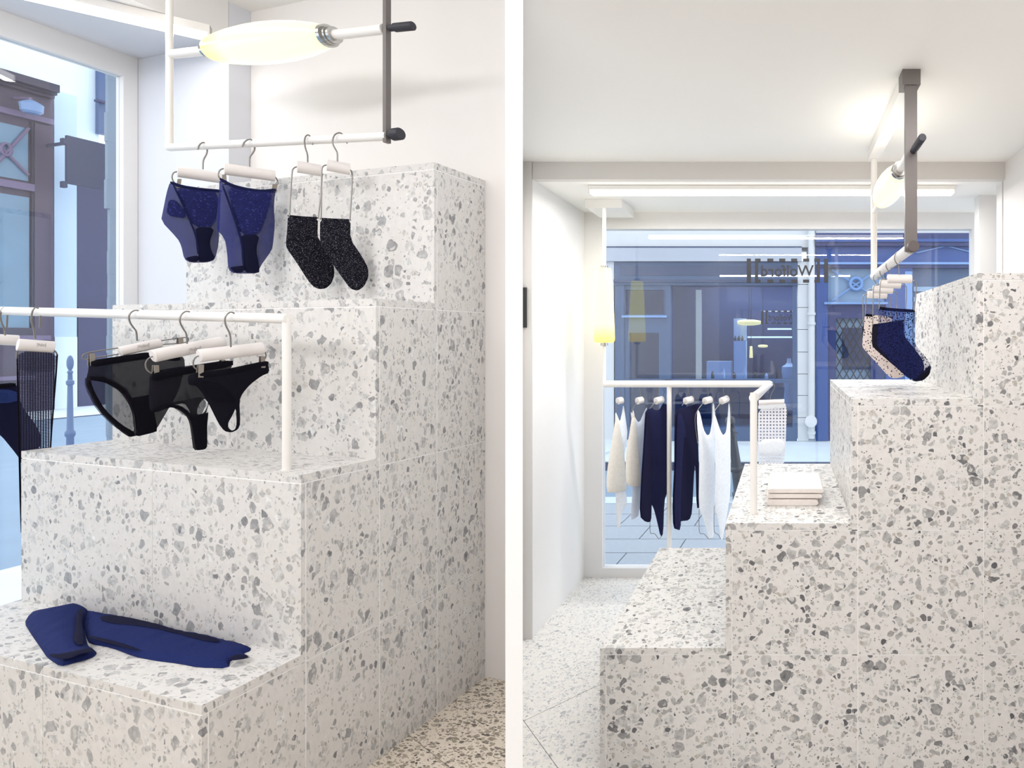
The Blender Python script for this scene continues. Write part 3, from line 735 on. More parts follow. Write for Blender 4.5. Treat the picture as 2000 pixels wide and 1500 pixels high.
garment('brief', 'sheer navy brief with lace front beside the black socks', 'underwear', PB, B_, .03, M['navy_sheer'], GB, [
    ('waistband', strip(K1([(585, 488), (700, 551), (830, 583), (960, 600), (1084, 586)]), 6.5), .006, .012, M['navy_band']),
    ('lace_panel', K1([(650, 575), (830, 615), (1060, 625), (1010, 800), (940, 1000), (775, 1000), (720, 860)]), .004, .022, M['navy_lace']),
    ('gusset', K1([(770, 1000), (938, 1000), (905, 1130), (935, 1280), (934, 1336), (800, 1336), (790, 1200), (785, 1090)]), .005, .024, M['navy_dark']),
    ('leg_cuff', K1([(668, 1290), (730, 1280), (805, 1272), (795, 1330), (725, 1340)]), .004, .028, M['navy_dark']),
    ('leg_edge', K1([(600, 560), (622, 575), (720, 830), (790, 1060), (800, 1270), (785, 1270), (772, 1070), (700, 840)]), .004, .026, M['navy_band'])])
S1 = K1([(1192, 818), (1330, 832), (1460, 838), (1455, 1010), (1475, 1040), (1600, 1260), (1606, 1350), (1580, 1425), (1530, 1470), (1470, 1477), (1420, 1455), (1370, 1400), (1270, 1240), (1178, 1110), (1175, 1050), (1185, 960)])
S2 = K1([(1478, 843), (1610, 852), (1750, 856), (1745, 1030), (1860, 1200), (1905, 1290), (1908, 1370), (1870, 1452), (1810, 1492), (1745, 1472), (1650, 1340), (1600, 1270), (1500, 1110), (1476, 1050)])
GS = 'black sparkling socks on the upper left rail'
garment('sock', 'black sock with silver sparkle, left of the pair', 'sock', PS1, S1, .012, M['black_lurex'], GS, [('cuff', strip(K1([(1190, 816), (1330, 830), (1462, 836)]), 4), .014, 0, M['black_band'])])
garment('sock', 'black sock with silver sparkle, right of the pair', 'sock', PS2, S2, .012, M['black_lurex'], GS, [('cuff', strip(K1([(1476, 841), (1610, 850), (1752, 854)]), 4), .014, 0, M['black_band'])])

# lower left rail
GC = 'cylinder hangers on the lower left rail'
def plane_f(xc, yc, m): p = lu(xc, yc, UF); return Plane(p, (math.cos(m), math.sin(m)))
P3 = plane_f(262, 613, 1.2); P4 = plane_f(360, 616, 1.2); P5 = plane_f(447, 619, 1.1)
hanger('clip hanger with printed body and long wire loop, left of the three', GC, P3, K2([(380, 440), (742, 362)]), 18.5, K2([(560, 150), (565, 90), (550, 76), (510, 72), (470, 100), (460, 140), (475, 190), (510, 235), (530, 260), (535, 345)]),
       [K2([(372, 406), (70, 452), (48, 480), (60, 512), (150, 497), (372, 462)]), K2([(735, 345), (980, 308), (995, 330), (978, 362), (740, 378)])], [kr(K2, 108, 455, 152, 565), kr(K2, 895, 315, 935, 372)], (265, 680, 286, 671, -3.5)[:4] + (-3.2,) if False else (264, 674, 287, 683, -4.2), front=.034)
hanger('clip hanger with printed body, middle of the three', GC, P4, K2([(672, 480), (1300, 352)]), 24, K2([(1010, 160), (1015, 100), (1000, 86), (970, 80), (930, 105), (912, 150), (920, 195), (950, 245), (975, 280), (978, 370)]),
       [K2([(680, 480), (630, 500), (605, 550), (620, 605), (665, 632)])], [kr(K2, 678, 560, 720, 668), kr(K2, 1275, 512, 1310, 542)], (363, 680, 386, 690, -4.4), front=.034)
hanger('clip hanger with plain white body, right of the three', GC, P5, K2([(1082, 478), (1650, 410)]), 25, K2([(1400, 165), (1405, 110), (1390, 94), (1360, 88), (1325, 115), (1312, 155), (1320, 205), (1350, 260), (1365, 300), (1368, 400)]),
       [K2([(1090, 475), (1050, 490), (1030, 540), (1045, 590), (1095, 602)]), K2([(1650, 420), (1682, 460), (1675, 505), (1640, 520)])], [kr(K2, 1066, 555, 1112, 668, 10), kr(K2, 1626, 480, 1662, 582)], front=.034)
GD = 'black briefs on the lower left rail'
LEG3 = K2([(108, 690), (250, 712), (380, 790), (460, 900), (497, 1000), (507, 1142), (480, 1146), (380, 1090), (230, 960), (130, 790)])
garment('brief', 'black mesh brief with large leg openings, left of three', 'underwear', P3, K2([(108, 520), (380, 480), (640, 440), (900, 470), (955, 495), (960, 590), (900, 800), (815, 945), (700, 1142), (640, 1160), (490, 1196), (458, 1196), (380, 1142), (180, 950), (88, 750), (80, 700), (104, 600)]), .03, M['black_mesh'], GD, [
    ('waistband', strip(K2([(108, 518), (380, 478), (640, 440), (900, 470)]), 13), .006, .012, M['black_band']),
    ('gusset', K2([(440, 850), (560, 832), (645, 810), (655, 960), (690, 1140), (640, 1158), (490, 1194), (505, 1120), (500, 1000), (470, 910)]), .005, .02, M['black_band']),
    ('back_panel', K2([(100, 660), (300, 660), (520, 800), (540, 1150), (470, 1170), (370, 1120), (200, 960), (100, 760)]), .004, -.02, M['black_sheer']),
    ('leg_trim', K2([(86, 660), (110, 655), (250, 680), (400, 760), (490, 880), (525, 1000), (530, 1150), (505, 1150), (497, 1005), (462, 905), (380, 795), (250, 715), (105, 692)]), .006, .014, M['black_band']),
    ('leg_trim', K2([(80, 700), (104, 700), (132, 790), (232, 958), (380, 1088), (480, 1145), (500, 1175), (458, 1196), (380, 1142), (180, 950), (88, 760)]), .006, .014, M['black_band'])], holes=[LEG3])
H4a = K2([(850, 918), (955, 895), (1000, 960), (1016, 1018), (985, 1002), (930, 950)]); H4b = K2([(1090, 900), (1132, 852), (1172, 900), (1130, 985), (1066, 1002), (1070, 940)])
garment('brief', 'black mesh brief with long narrow gusset, middle of three', 'underwear', P4, K2([(650, 622), (800, 590), (1030, 560), (1368, 508), (1378, 590), (1240, 700), (1190, 860), (1172, 905), (1150, 970), (1137, 1100), (1140, 1275), (1120, 1308), (1034, 1317), (1020, 1200), (1000, 1065), (960, 992), (880, 942), (800, 930), (700, 972), (650, 972), (640, 830)]), .022, M['black_mesh'], GD, [
    ('waistband', strip(K2([(648, 635), (800, 600), (1030, 565), (1368, 508)]), 14), .006, .012, M['black_band']),
    ('gusset', K2([(1010, 1010), (1060, 1000), (1132, 985), (1150, 970), (1137, 1100), (1140, 1275), (1120, 1306), (1036, 1315), (1020, 1200), (1000, 1070)]), .006, .012, M['black_band']),
    ('back_panel', K2([(840, 900), (1000, 870), (1130, 840), (1180, 900), (1130, 1010), (1010, 1030), (900, 950)]), .003, -.016, M['black_sheer']),
    ('leg_trim', K2([(650, 950), (700, 945), (800, 905), (900, 915), (985, 975), (1020, 1060), (1034, 1200), (1018, 1200), (1000, 1070), (950, 985), (880, 942), (800, 932), (700, 974), (650, 974)]), .006, .012, M['black_band'])], holes=[H4a, H4b])
garment('brief', 'plain black thong with a looped back, right of three', 'underwear', P5, K2([(1070, 622), (1300, 600), (1560, 545), (1690, 518), (1713, 625), (1640, 655), (1540, 730), (1470, 812), (1443, 875), (1452, 1080), (1430, 1132), (1370, 1160), (1310, 1146), (1260, 1082), (1180, 920), (1130, 830), (1060, 742), (990, 735), (985, 650)]), .018, M['black_knit'], GD, [
    ('waistband', strip(K2([(1065, 625), (1300, 600), (1560, 545), (1690, 518)]), 11), .005, .008, M['black_band']),
    ('front_panel', K2([(1060, 690), (1200, 705), (1320, 760), (1385, 850), (1402, 890), (1200, 880), (1120, 800)]), .004, .01, M['black_band'])], holes=[K2([(1412, 935), (1420, 1080), (1406, 1130), (1375, 1142), (1344, 1115), (1344, 1070), (1385, 1000)])])
# far left pair, partly outside the frame
P1 = plane_f(70, 611, 1.1); P0 = plane_f(3, 609, 1.1)
hanger('short printed hanger carrying the dark net stocking', GC, P1, [(34, 673), (105, 678)], 23, [(78, 640), (80, 605), (68, 599), (62, 610), (61, 628), (67, 645), (69, 662)], [[(36, 676), (33, 690), (33, 700)], [(104, 683), (112, 690), (110, 705)]], (), (69, 670, 87, 678, .8), front=.034)
hanger('white cylinder hanger cut by the left picture edge', GC, P0, [(-40, 661), (36, 665)], 21, [(13, 640), (15, 606), (6, 599), (0, 612), (2, 630), (10, 645), (10, 655)], [[(-38, 664), (-44, 690), (-42, 745)]], (), front=.034)
M['net'] = netting('navy open net', (26, 28, 60), 620, .1, tuple(P1.e1), .0)
t = garment('stocking', 'long dark navy net stocking hanging beside the left steps', 'stocking', P1, [(32, 688), (70, 690), (112, 690), (106, 780), (97, 880), (92, 1000), (90, 1040), (41, 1040), (39, 900), (36, 780)], .008, M['net'], None, [
    ('top_band', [(33, 686), (112, 688), (111, 728), (34, 726)], .007, .003, netting('navy dense net', (22, 24, 54), 620, .45, tuple(P1.e1), .0)),
    ('edge_seam', [(31, 700), (35, 700), (43, 1040), (39, 1040)], .004, .004, M['black_band']), ('edge_seam', [(110, 692), (113.5, 692), (98.5, 880), (94, 1000), (92, 1000), (95.5, 880)], .004, .004, M['black_band'])])
garment('bodysuit', 'midnight blue bodysuit behind the net stocking at the left edge', 'bodysuit', P0, [(-70, 742), (-20, 752), (28, 748), (38, 760), (40, 790), (76, 838), (82, 868), (60, 890), (42, 906), (36, 892), (0, 848), (-60, 800)], .012, M['navy_dark'], None, [
    ('waistband', strip([(-70, 741), (-20, 751), (30, 747)], 8), .006, .007, M['black_band']), ('lace_trim', [(-60, 758), (36, 762), (38, 786), (-60, 790)], .004, .008, fabric('blue sheer band', (40, 56, 110), alpha=.7))])

# leggings on the lowest tread
FLG = Flat(ZL[0] + .001)
K7 = lambda pts: cp(0, 1125, .25, pts)
lg = [(650, 380), (660, 300), (700, 268), (800, 297), (1000, 322), (1200, 368), (1400, 430), (1600, 462), (1740, 500), (1850, 522), (1962, 560), (1955, 585), (1900, 605), (1940, 625), (1930, 642), (1800, 655), (1787, 720), (1550, 715), (1400, 685), (1200, 660), (1050, 630), (870, 560), (700, 530), (672, 480)]
t = thing('leggings', 'navy blue seamless leggings folded over on the lowest left tread', 'leggings', LP(*L.on_z(260, 1250, ZL[0])))
cloth(FLG, K7(lg), .030, one_side=True, wrinkle=.003, wscale=25, grid=5).build('leg', M['navy_knit'], t, True)
cloth(FLG, K7([(190, 368), (228, 302), (450, 268), (640, 228), (690, 242), (700, 272), (650, 372), (665, 460), (690, 555), (752, 590), (755, 610), (720, 640), (560, 685), (470, 706), (370, 640), (330, 580), (240, 450)]), .046, one_side=True, wrinkle=.003, wscale=25, grid=5).build('folded_leg', M['navy_knit'], t, True)
FL2 = Flat(ZL[0] + .0165); FL3 = Flat(ZL[0] + .0245)
cloth(FL2, K7([(780, 318), (850, 305), (1000, 322), (1200, 368), (1400, 430), (1600, 462), (1720, 500), (1700, 520), (1560, 500), (1400, 455), (1250, 415), (1050, 385), (900, 375), (800, 350)]), .006, one_side=True, grid=5).build('dark_panel', M['navy_knit_dark'], t, True)
cloth(FL2, K7([(680, 462), (870, 500), (1085, 570), (1080, 582), (860, 530), (690, 482)]), .005, one_side=True, grid=5).build('crease', M['navy_knit_dark'], t, True)
cloth(FL3, K7([(600, 275), (650, 250), (640, 330), (640, 430), (655, 530), (610, 540), (570, 500), (590, 420)]), .004, one_side=True, grid=5).build('dark_panel', M['navy_knit_dark'], t, True)
cloth(FL3, K7([(380, 612), (480, 606), (600, 580), (690, 560), (745, 592), (640, 605), (560, 640), (480, 650), (400, 632)]), .004, one_side=True, grid=5).build('cuff', M['navy_knit_dark'], t, True)
cloth(FL2, K7([(1790, 640), (1850, 610), (1935, 620), (1925, 645), (1800, 662)]), .004, one_side=True, grid=5).build('cuff', M['navy_knit_dark'], t, True)

# ------------------------------------------------------------------ right room: socks
K8 = lambda pts: cp(1660, 470, .1934, pts)
GR = 'short hangers on the right hanging frame'
GQ = 'socks on the right hanging frame'
Ys = [1.636, 1.788, 1.92, 2.036]
PQ = [Plane((XF, y, zr), (1, 0)) for y in Ys]
hanger('foremost short hanger, in the blue dotted sock', GR, PQ[0], K8([(378, 385), (622, 388)]), 17.5, K8([(500, 240), (512, 160), (505, 108), (465, 118), (445, 170), (460, 215), (490, 250), (495, 280), (497, 345)]), [K8([(380, 385), (320, 390), (305, 420), (295, 690)]), K8([(620, 402), (660, 408), (676, 450), (650, 710)])], wr=1.3, front=.02)
hanger('second short hanger behind the blue dotted sock', GR, PQ[1], K8([(302, 436), (512, 444)]), 16, K8([(420, 290), (420, 215), (405, 188), (370, 220), (360, 260), (385, 300), (408, 330), (410, 400)]), [K8([(305, 440), (245, 450), (236, 480), (230, 860)]), K8([(510, 448), (560, 450), (576, 480), (555, 820)])], wr=1.2, front=.02)
hanger('third short hanger, in the nude dotted sock', GR, PQ[2], K8([(232, 492), (432, 500)]), 15, K8([(350, 340), (350, 290), (335, 262), (305, 290), (300, 330), (330, 375), (335, 450)]), [K8([(235, 490), (180, 495), (166, 530), (155, 760)]), K8([(430, 508), (470, 520), (482, 560), (462, 790)])], wr=1.2, front=.02)
hanger('rearmost short hanger nearest the window', GR, PQ[3], K8([(178, 545), (372, 552)]), 14, K8([(290, 395), (290, 350), (275, 325), (240, 350), (235, 390), (265, 425), (272, 500)]), [K8([(180, 540), (140, 545), (130, 580), (134, 860)]), K8([(370, 555), (405, 565), (412, 600), (405, 860)])], wr=1.1, front=.02)
SK1 = K8([(292, 666), (400, 682), (655, 698), (640, 850), (625, 960), (680, 1080), (780, 1190), (820, 1270), (802, 1350), (740, 1410), (660, 1422), (600, 1402), (500, 1310), (380, 1180), (280, 1062), (265, 1020), (285, 850)])
garment('sock', 'blue sheer sock with black dots, foremost on the frame', 'sock', PQ[0], SK1, .010, M['blue_dot'], GQ, [('cuff', strip(K8([(290, 664), (400, 680), (657, 696)]), 6), .011, 0, M['black_band']), ('toe', K8([(690, 1370), (800, 1260), (822, 1270), (805, 1352), (742, 1412), (660, 1424), (620, 1405)]), .011, 0, M['black_knit'])])
garment('sock', 'plain black sock behind the blue dotted one', 'sock', PQ[1], K8([(225, 845), (290, 840), (545, 800), (545, 960), (640, 1075), (735, 1200), (755, 1290), (720, 1370), (660, 1402), (590, 1392), (500, 1310), (360, 1190), (230, 1075), (220, 1020)]), .010, M['black_dot'], GQ, [('cuff', strip(K8([(223, 844), (290, 838), (545, 798)]), 5), .011, 0, M['black_band'])])
garment('sock', 'nude sock with black dots', 'sock', PQ[2], K8([(150, 738), (280, 755), (430, 770), (420, 900), (520, 1180), (565, 1330), (530, 1380), (450, 1392), (390, 1372), (300, 1270), (200, 1160), (130, 1080), (124, 1040), (140, 880)]), .010, M['nude_dot'], GQ, [('cuff', strip(K8([(149, 736), (280, 753), (432, 768)]), 6.5), .011, 0, M['black_band'])])
garment('sock', 'black sock farthest back on the frame, nearly hidden by the nude one', 'sock', PQ[3], K8([(128, 828), (260, 835), (390, 845), (385, 930), (450, 1100), (520, 1280), (490, 1340), (420, 1350), (360, 1320), (250, 1180), (150, 1070), (127, 1010)]), .008, M['black_knit'], GQ, [('cuff', strip(K8([(127, 826), (260, 833), (391, 843)]), 5), .009, 0, M['black_band'])])

# ------------------------------------------------------------------ right low rail garments
K9 = lambda pts: cp(1170, 730, .2267, pts)
GH = 'hangers along the window rail'
rail_p = lambda cx: at_Y(1170 + .2267 * cx, 752, YK)
PG = [Plane(Vector((rail_p(c).x, YK, zb)), (.62, .78)) for c in (178, 348, 510, 768, 935, 1068)]
names_h = ['leftmost hanger on the window rail, under the ivory cardigan', 'second hanger on the window rail, under the shaded white top', 'third hanger, inside the midnight bodysuit left of the rail post',
           'fourth hanger, inside the midnight top right of the rail post', 'fifth hanger, inside the first white bodysuit', 'last hanger, inside the white bodysuit nearest the bollard']
rods = [((160, 236), (198, 226)), ((328, 236), (372, 224)), ((488, 236), (545, 220)), ((742, 236), (800, 219)), ((908, 236), (962, 221)), ((1052, 236), (1104, 214))]
hk = [178, 348, 510, 768, 932, 1068]
wi = [[[(165, 240), (158, 260), (143, 335)], [(200, 240), (212, 275)]], [[(330, 240), (300, 290), (285, 315)], [(372, 240), (405, 290)]], [[(490, 238), (450, 285), (432, 310)], [(545, 235), (575, 270)]],
      [[(745, 236), (715, 275)], [(800, 232), (845, 262)]], [[(910, 238), (865, 290), (830, 350), (825, 420), (850, 600)], [(960, 235), (985, 250)]], [[(1055, 238), (1010, 300), (995, 320)], [(1105, 232), (1135, 265), (1140, 330), (1130, 500)]]]
fork = {2: [[(443, 1108), (436, 1345), (446, 1382), (480, 1370), (514, 1432), (545, 1390)]], 4: [[(862, 1165), (860, 1345), (872, 1382), (905, 1372), (945, 1430), (965, 1415)]], 5: [[(992, 1140), (988, 1345), (1000, 1376), (1025, 1380), (1045, 1420)]]}
for i in range(6):
    h_ = hk[i]
    hanger(names_h[i], GH, PG[i], K9(rods[i]), 13.5, K9([(h_ - 10, 110), (h_ - 12, 85), (h_, 72), (h_ + 4, 90), (h_ + 2, 130), (h_ + 8, 165), (h_ + 8, 220)]), [K9(q) for q in wi[i] + fork.get(i, [])], wr=.75)
garment('cardigan', 'ivory open cardigan, leftmost on the window rail', 'cardigan', PG[0], K9([(140, 318), (165, 380), (180, 415), (200, 330), (208, 268), (218, 300), (235, 430), (246, 520), (215, 720), (218, 960), (242, 1090), (237, 1140), (215, 1152), (190, 1220), (186, 1320), (150, 1336), (143, 1020), (150, 700), (138, 450)]), .012, M['white_knit'], None, [
    ('front_flap', K9([(140, 325), (175, 500), (205, 680), (226, 960), (222, 1002), (140, 1015), (60, 1026), (50, 950), (55, 850), (80, 680), (110, 500)]), .014, .012, M['ivory'])], grid=5, wrinkle=.003, wscale=50)
garment('top', 'shaded white sleeveless top with ivory flap, second on the window rail', 'top', PG[1], K9([(270, 322), (300, 360), (345, 432), (400, 300), (416, 290), (395, 480), (375, 720), (362, 960), (345, 1220), (312, 1245), (270, 1262), (290, 1000), (300, 700), (290, 450)]), .012, M['white_shaded'], None, [
    ('front_flap', K9([(280, 302), (292, 350), (306, 440), (322, 650), (346, 860), (346, 966), (225, 968), (215, 800), (222, 660), (250, 500), (265, 400)]), .012, .012, M['ivory'])], grid=5, wrinkle=.003, wscale=50)
garment('bodysuit', 'midnight blue long sleeved bodysuit left of the rail post', 'bodysuit', PG[2], K9([(400, 318), (455, 290), (478, 312), (520, 312), (552, 250), (595, 268), (598, 700), (590, 1010), (562, 1100), (553, 1380), (530, 1405), (502, 1280), (470, 1155), (442, 1112), (436, 1270), (400, 1278), (348, 1228), (362, 900), (383, 600), (393, 400)]), .016, M['dk_navy'], None, [
    ('sleeve', K9([(398, 325), (430, 330), (445, 700), (440, 1110), (436, 1268), (400, 1277), (349, 1228), (362, 900), (383, 600), (393, 400)]), .014, .012, M['dk_navy2'])], grid=5, wrinkle=.004, wscale=50)
garment('top', 'midnight blue draped long sleeved top right of the rail post', 'top', PG[3], K9([(655, 345), (690, 295), (760, 285), (830, 262), (855, 250), (872, 300), (850, 340), (855, 640), (872, 1150), (840, 1162), (832, 800), (822, 790), (802, 1192), (780, 1262), (692, 1272), (690, 1348), (638, 1330), (632, 1100), (648, 800), (650, 500)]), .016, M['dk_navy2'], None, [
    ('sleeve', K9([(662, 345), (690, 330), (720, 420), (745, 560), (715, 560), (700, 800), (690, 1100), (690, 1346), (640, 1330), (634, 1100), (650, 800), (655, 500)]), .014, .012, M['dk_navy'])], grid=5, wrinkle=.004, wscale=40)
garment('bodysuit', 'white sleeveless bodysuit right of the midnight top', 'bodysuit', PG[4], K9([(848, 300), (872, 345), (900, 480), (930, 532), (956, 520), (975, 400), (978, 250), (992, 262), (1000, 360), (996, 600), (1000, 1140), (986, 1300), (990, 1400), (960, 1422), (945, 1420), (920, 1320), (890, 1225), (858, 1165), (865, 650), (850, 500), (843, 400)]), .010, M['white_knit'], 'white bodysuits on the window rail', [], grid=5, wrinkle=.003, wscale=55)
garment('bodysuit', 'white sleeveless bodysuit, last on the window rail beside the bollard', 'bodysuit', PG[5], K9([(984, 310), (1015, 400), (1045, 490), (1070, 532), (1096, 500), (1110, 350), (1117, 240), (1130, 300), (1132, 540), (1134, 1020), (1098, 1250), (1066, 1432), (1045, 1422), (1030, 1280), (1000, 1162), (1002, 600)]), .010, M['white_knit'], 'white bodysuits on the window rail', [], grid=5, wrinkle=.003, wscale=55)
# crochet piece on the returning rail
PM = Plane(at_Y(1508, 752, 2.48), (1, 0))
hanger('hanger of the white crochet piece behind the rail corner', GH, PM, [(1482, 787), (1532, 785)], 11, [(1500, 768), (1503, 752), (1510, 747), (1514, 757), (1506, 768), (1504, 784)], [[(1531, 788), (1537, 795), (1537, 810)]], wr=.8)
M['crochet'] = netting('white crochet', (236, 236, 242), 210, .42, (1, 0, 0), .05)
garment('crochet_top', 'white crochet piece with small holes behind the rail corner', 'top', PM, [(1481, 792), (1534, 788), (1537, 798), (1534, 880), (1529, 925), (1483, 925), (1480, 870)], .012, M['crochet'], None, [
    ('plain_band', [(1482, 858), (1533, 855), (1531, 888), (1482, 888)], .006, .008, M['white_knit']), ('plain_band', [(1481, 790), (1534, 786), (1534, 797), (1481, 800)], .007, .007, M['white_knit'])], grid=5)

# ------------------------------------------------------------------ folded cream knits
def fold(name, label, x0, x1, y0, y1, z0, layers, th):
    """a garment folded back on itself: layers joined at rounded edges"""
    t = thing(name, label, 'folded knitwear', ((x0 + x1) / 2, (y0 + y1) / 2, z0), 'folded cream knits')
    for i in range(layers):
        zz = z0 + th * i; m = MB(); N = 10; rows = []
        xx0 = x0 + (.004 if i % 2 else 0); xx1 = x1 + (.006 if i % 2 else 0)
        for j in range(13):
            yy = y0 + (y1 - y0) * j / 12
            prof = []
            for k_ in range(N + 1):
                an = math.pi / 2 + math.pi * k_ / N; prof.append((xx0 + th * .5 + math.cos(an) * th * .5, zz + th * .5 + math.sin(an) * th * .48))
            for k_ in range(N + 1):
                an = -math.pi / 2 + math.pi * k_ / N; prof.append((xx1 - th * .5 + math.cos(an) * th * .5, zz + th * .5 + math.sin(an) * th * .48))
            e = 1 - .25 * (abs(j - 6) / 6) ** 8
            rows.append([Vector((x + .0015 * noise.noise(Vector((x * 30, yy * 30, i))), yy, zz + (z - zz) * e + .0012 * noise.noise(Vector((x * 25, yy * 25, i + 5))))) for x, z in prof])
        n = len(rows[0]); vs = [p for r_ in rows for p in r_]; fs = []
        for j in range(12):
            for k_ in range(n): fs.append((j * n + k_, (j + 1) * n + k_, (j + 1) * n + (k_ + 1) % n, j * n + (k_ + 1) % n))
        fs += [tuple(range(n)), tuple(range(12 * n, 13 * n))[::-1]]
        m.add(vs, fs).build('fold', M['cream'], t, True)
    return t
zt2 = ztR[1]
qa = at_z(1497, 988, zt2); qb = at_z(1598, 988, zt2)
fold('folded_knit', 'cream folded knit, lower of the two on the second right tread', qa.x, qb.x, qa.y, qa.y + .20, zt2, 1, .023)
fold('folded_knit', 'cream folded knit, upper of the two on the second right tread', qa.x, qb.x + .012, qa.y + .003, qa.y + .215, zt2 + .0232, 2, .0175)

# wall panel
o = MB().xyz(-1.125, -1.0815, YB - .016, YB - .0045, at_Y(1025, 640, YB).z, at_Y(1025, 562, YB).z).build('wall_panel', M['black_panel']); tag(o, 'small black panel on the pier beside the dividing wall', 'wall panel')

# ------------------------------------------------------------------ street outside the right window
M['asphalt'] = mat('pale wet asphalt', (124, 148, 172), .7, vary=.12, scale=3, bump=.2, bscale=60)
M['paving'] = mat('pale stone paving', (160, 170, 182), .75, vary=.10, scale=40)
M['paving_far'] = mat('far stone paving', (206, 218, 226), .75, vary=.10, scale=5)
M['joint'] = mat('paving joint', (76, 92, 112), .9)
M['kerb'] = mat('kerb stone', (196, 210, 222), .7)
M['kerb_dark'] = mat('dark gutter', (40, 56, 92), .6)
M['stone_white'] = mat('pale limestone', (204, 207, 211), .8, vary=.04, scale=3)
M['stone_grey'] = mat('grey limestone', (168, 175, 188), .8, vary=.08, scale=2)
M['shop_blue'] = mat('grey blue shop paint', (58, 84, 122), .45, vary=.10, scale=3)
M['shop_blue_dark'] = mat('dark grey blue shop paint', (46, 64, 100), .45, vary=.10, scale=3)
M['royal'] = mat('royal blue paint', (30, 70, 138), .4, vary=.12, scale=3)
M['royal_dark'] = mat('deep royal blue paint', (24, 42, 100), .4, vary=.12, scale=3)
M['royal_light'] = mat('light blue paint', (112, 148, 200), .45, vary=.10, scale=3)
M['pale_panel'] = mat('pale blue grey panel', (128, 156, 186), .5, vary=.08, scale=3)
M['dark_in'] = mat('dark shop interior', (52, 66, 104), .8, vary=.2, scale=2)
M['white_in'] = mat('white shop plinth', (222, 232, 240), .6)
M['iron'] = mat('dark painted iron', (22, 24, 40), .4, coat=.3)
M['bottle'] = mat('dark bottle', (40, 46, 62), .2)
M['warm_lamp'] = emit('warm shop lamp', (255, 222, 140), 1.7)
M['white_line'] = emit('shop strip light', (235, 240, 245), 1.9)
M['mannequin'] = mat('white mannequin', (196, 212, 224), .5)
ZS = -.02
YF = 6.75
struct(MB().xyz(-4, 4, YW + .06, 4.35, ZS - .2, ZS - .012).build('sidewalk', M['joint']), 'pale paved sidewalk outside the right window')
sw = bpy.data.objects['sidewalk']
rows = [YW + .06, 3.02, 3.22, 3.44, 3.68, 3.93, 4.18]
for j in range(len(rows) - 1):
    x = -1.7 + (.22 if j % 2 else 0)
    while x < 1.5:
        x2 = x + .52
        MB().prism([(x + .004 + .06 * (rows[j] - 3), rows[j] + .004), (x2 - .004 + .06 * (rows[j] - 3), rows[j] + .004), (x2 - .004 + .06 * (rows[j + 1] - 3), rows[j + 1] - .004), (x + .004 + .06 * (rows[j + 1] - 3), rows[j + 1] - .004)], ZS - .012, ZS).build('paving_slab', M['paving'], sw)
        x = x2
struct(MB().xyz(-4, 4, 4.184, 4.35, ZS - .2, ZS + .002).build('kerb', M['kerb']), 'light kerb stone at the near side of the street')
struct(MB().xyz(-5, 5, 4.35, 5.64, ZS - .3, ZS - .09).build('road', M['asphalt']), 'pale blue road between both sidewalks')
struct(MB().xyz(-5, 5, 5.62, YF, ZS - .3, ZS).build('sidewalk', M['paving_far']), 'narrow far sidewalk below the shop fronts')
struct(MB().xyz(-5, 5, 5.60, 5.62, ZS - .3, ZS - .008).build('kerb', M['kerb_dark']), 'dark kerb of the far sidewalk')
def fb(m, x0, y0, x1, y1, Y, dep):
    a = at_Y(x0, y1, Y); b = at_Y(x1, y0, Y)
    return m.xyz(a.x, b.x, Y, Y + dep, a.z, b.z)
base_y = CY + (H - ZS) * F / YF
def part(name, mt, root, rects, Y=YF, dep=.05):
    for r in rects: fb(MB(), r[0], r[1], r[2], r[3], Y, dep).build(name, M[mt] if isinstance(mt, str) else mt, root)
# white stone house above and between the shops
hs = thing('stone_house', 'pale stone house front above the grey blue shop', 'building', at_Y(1380, base_y, YF + .3))
part('wall', 'stone_white', hs, [(1120, 120, 1580, 483)], YF + .02, .4)
part('cornice', 'stone_grey', hs, [(1120, 484, 1566, 510)], YF - .06, .48)
part('ledge', 'shop_blue_dark', hs, [(1120, 481, 1566, 485)], YF - .03, .4)
part('wall', 'stone_white', hs, [(1110, 510, 1199, base_y)], YF, .4)
for i, y in enumerate((555, 600, 643, 687, 730, 772, 815)):
    fb(MB(), 1558, 510 if i == 0 else (555, 600, 643, 687, 730, 772, 815)[i - 1] + 1, 1579, y, YF - .02, .3).build('quoin', M['stone_white'], hs)
fb(MB(), 1558, 816, 1579, base_y, YF - .02, .3).build('quoin', M['stone_white'], hs)
part('wall', 'stone_grey', hs, [(1577, 120, 1600, base_y)], YF + .05, .3)
# grey blue shop
gs = thing('shop_front', 'grey blue shop front with wide glass window across the street', 'shop front', at_Y(1380, base_y, YF))
part('fascia', 'shop_blue', gs, [(1200, 512, 1557, 546)], YF - .01, .25)
part('fascia_panel', 'shop_blue_dark', gs, [(1212, 519, 1548, 538)], YF - .016, .02)
part('cornice', 'shop_blue_dark', gs, [(1198, 546, 1558, 551)], YF - .07, .3)
part('cornice', 'shop_blue', gs, [(1199, 551, 1558, 557)], YF - .04, .3)
part('pilaster', 'shop_blue', gs, [(1201, 557, 1219, base_y), (1300, 557, 1310, base_y), (1548, 557, 1557, base_y)], YF - .02, .12)
part('door_frame', 'shop_blue', gs, [(1219, 557, 1300, 566), (1219, 614, 1300, 641), (1219, 641, 1229, base_y), (1287, 641, 1300, base_y), (1229, 641, 1287, 650)], YF, .10)
part('ledge', 'royal_light', gs, [(1214, 616, 1302, 620)], YF - .05, .06)
part('fanlight_frame', 'shop_blue_dark', gs, [(1219, 566, 1222, 614), (1296, 566, 1300, 614)], YF - .01, .05)
part('sill', 'shop_blue', gs, [(1219, 741, 1548, 748), (1219, 835, 1548, base_y)], YF - .02, .14)
M['bar_grey'] = mat('grey window bar', (126, 138, 150), .5)
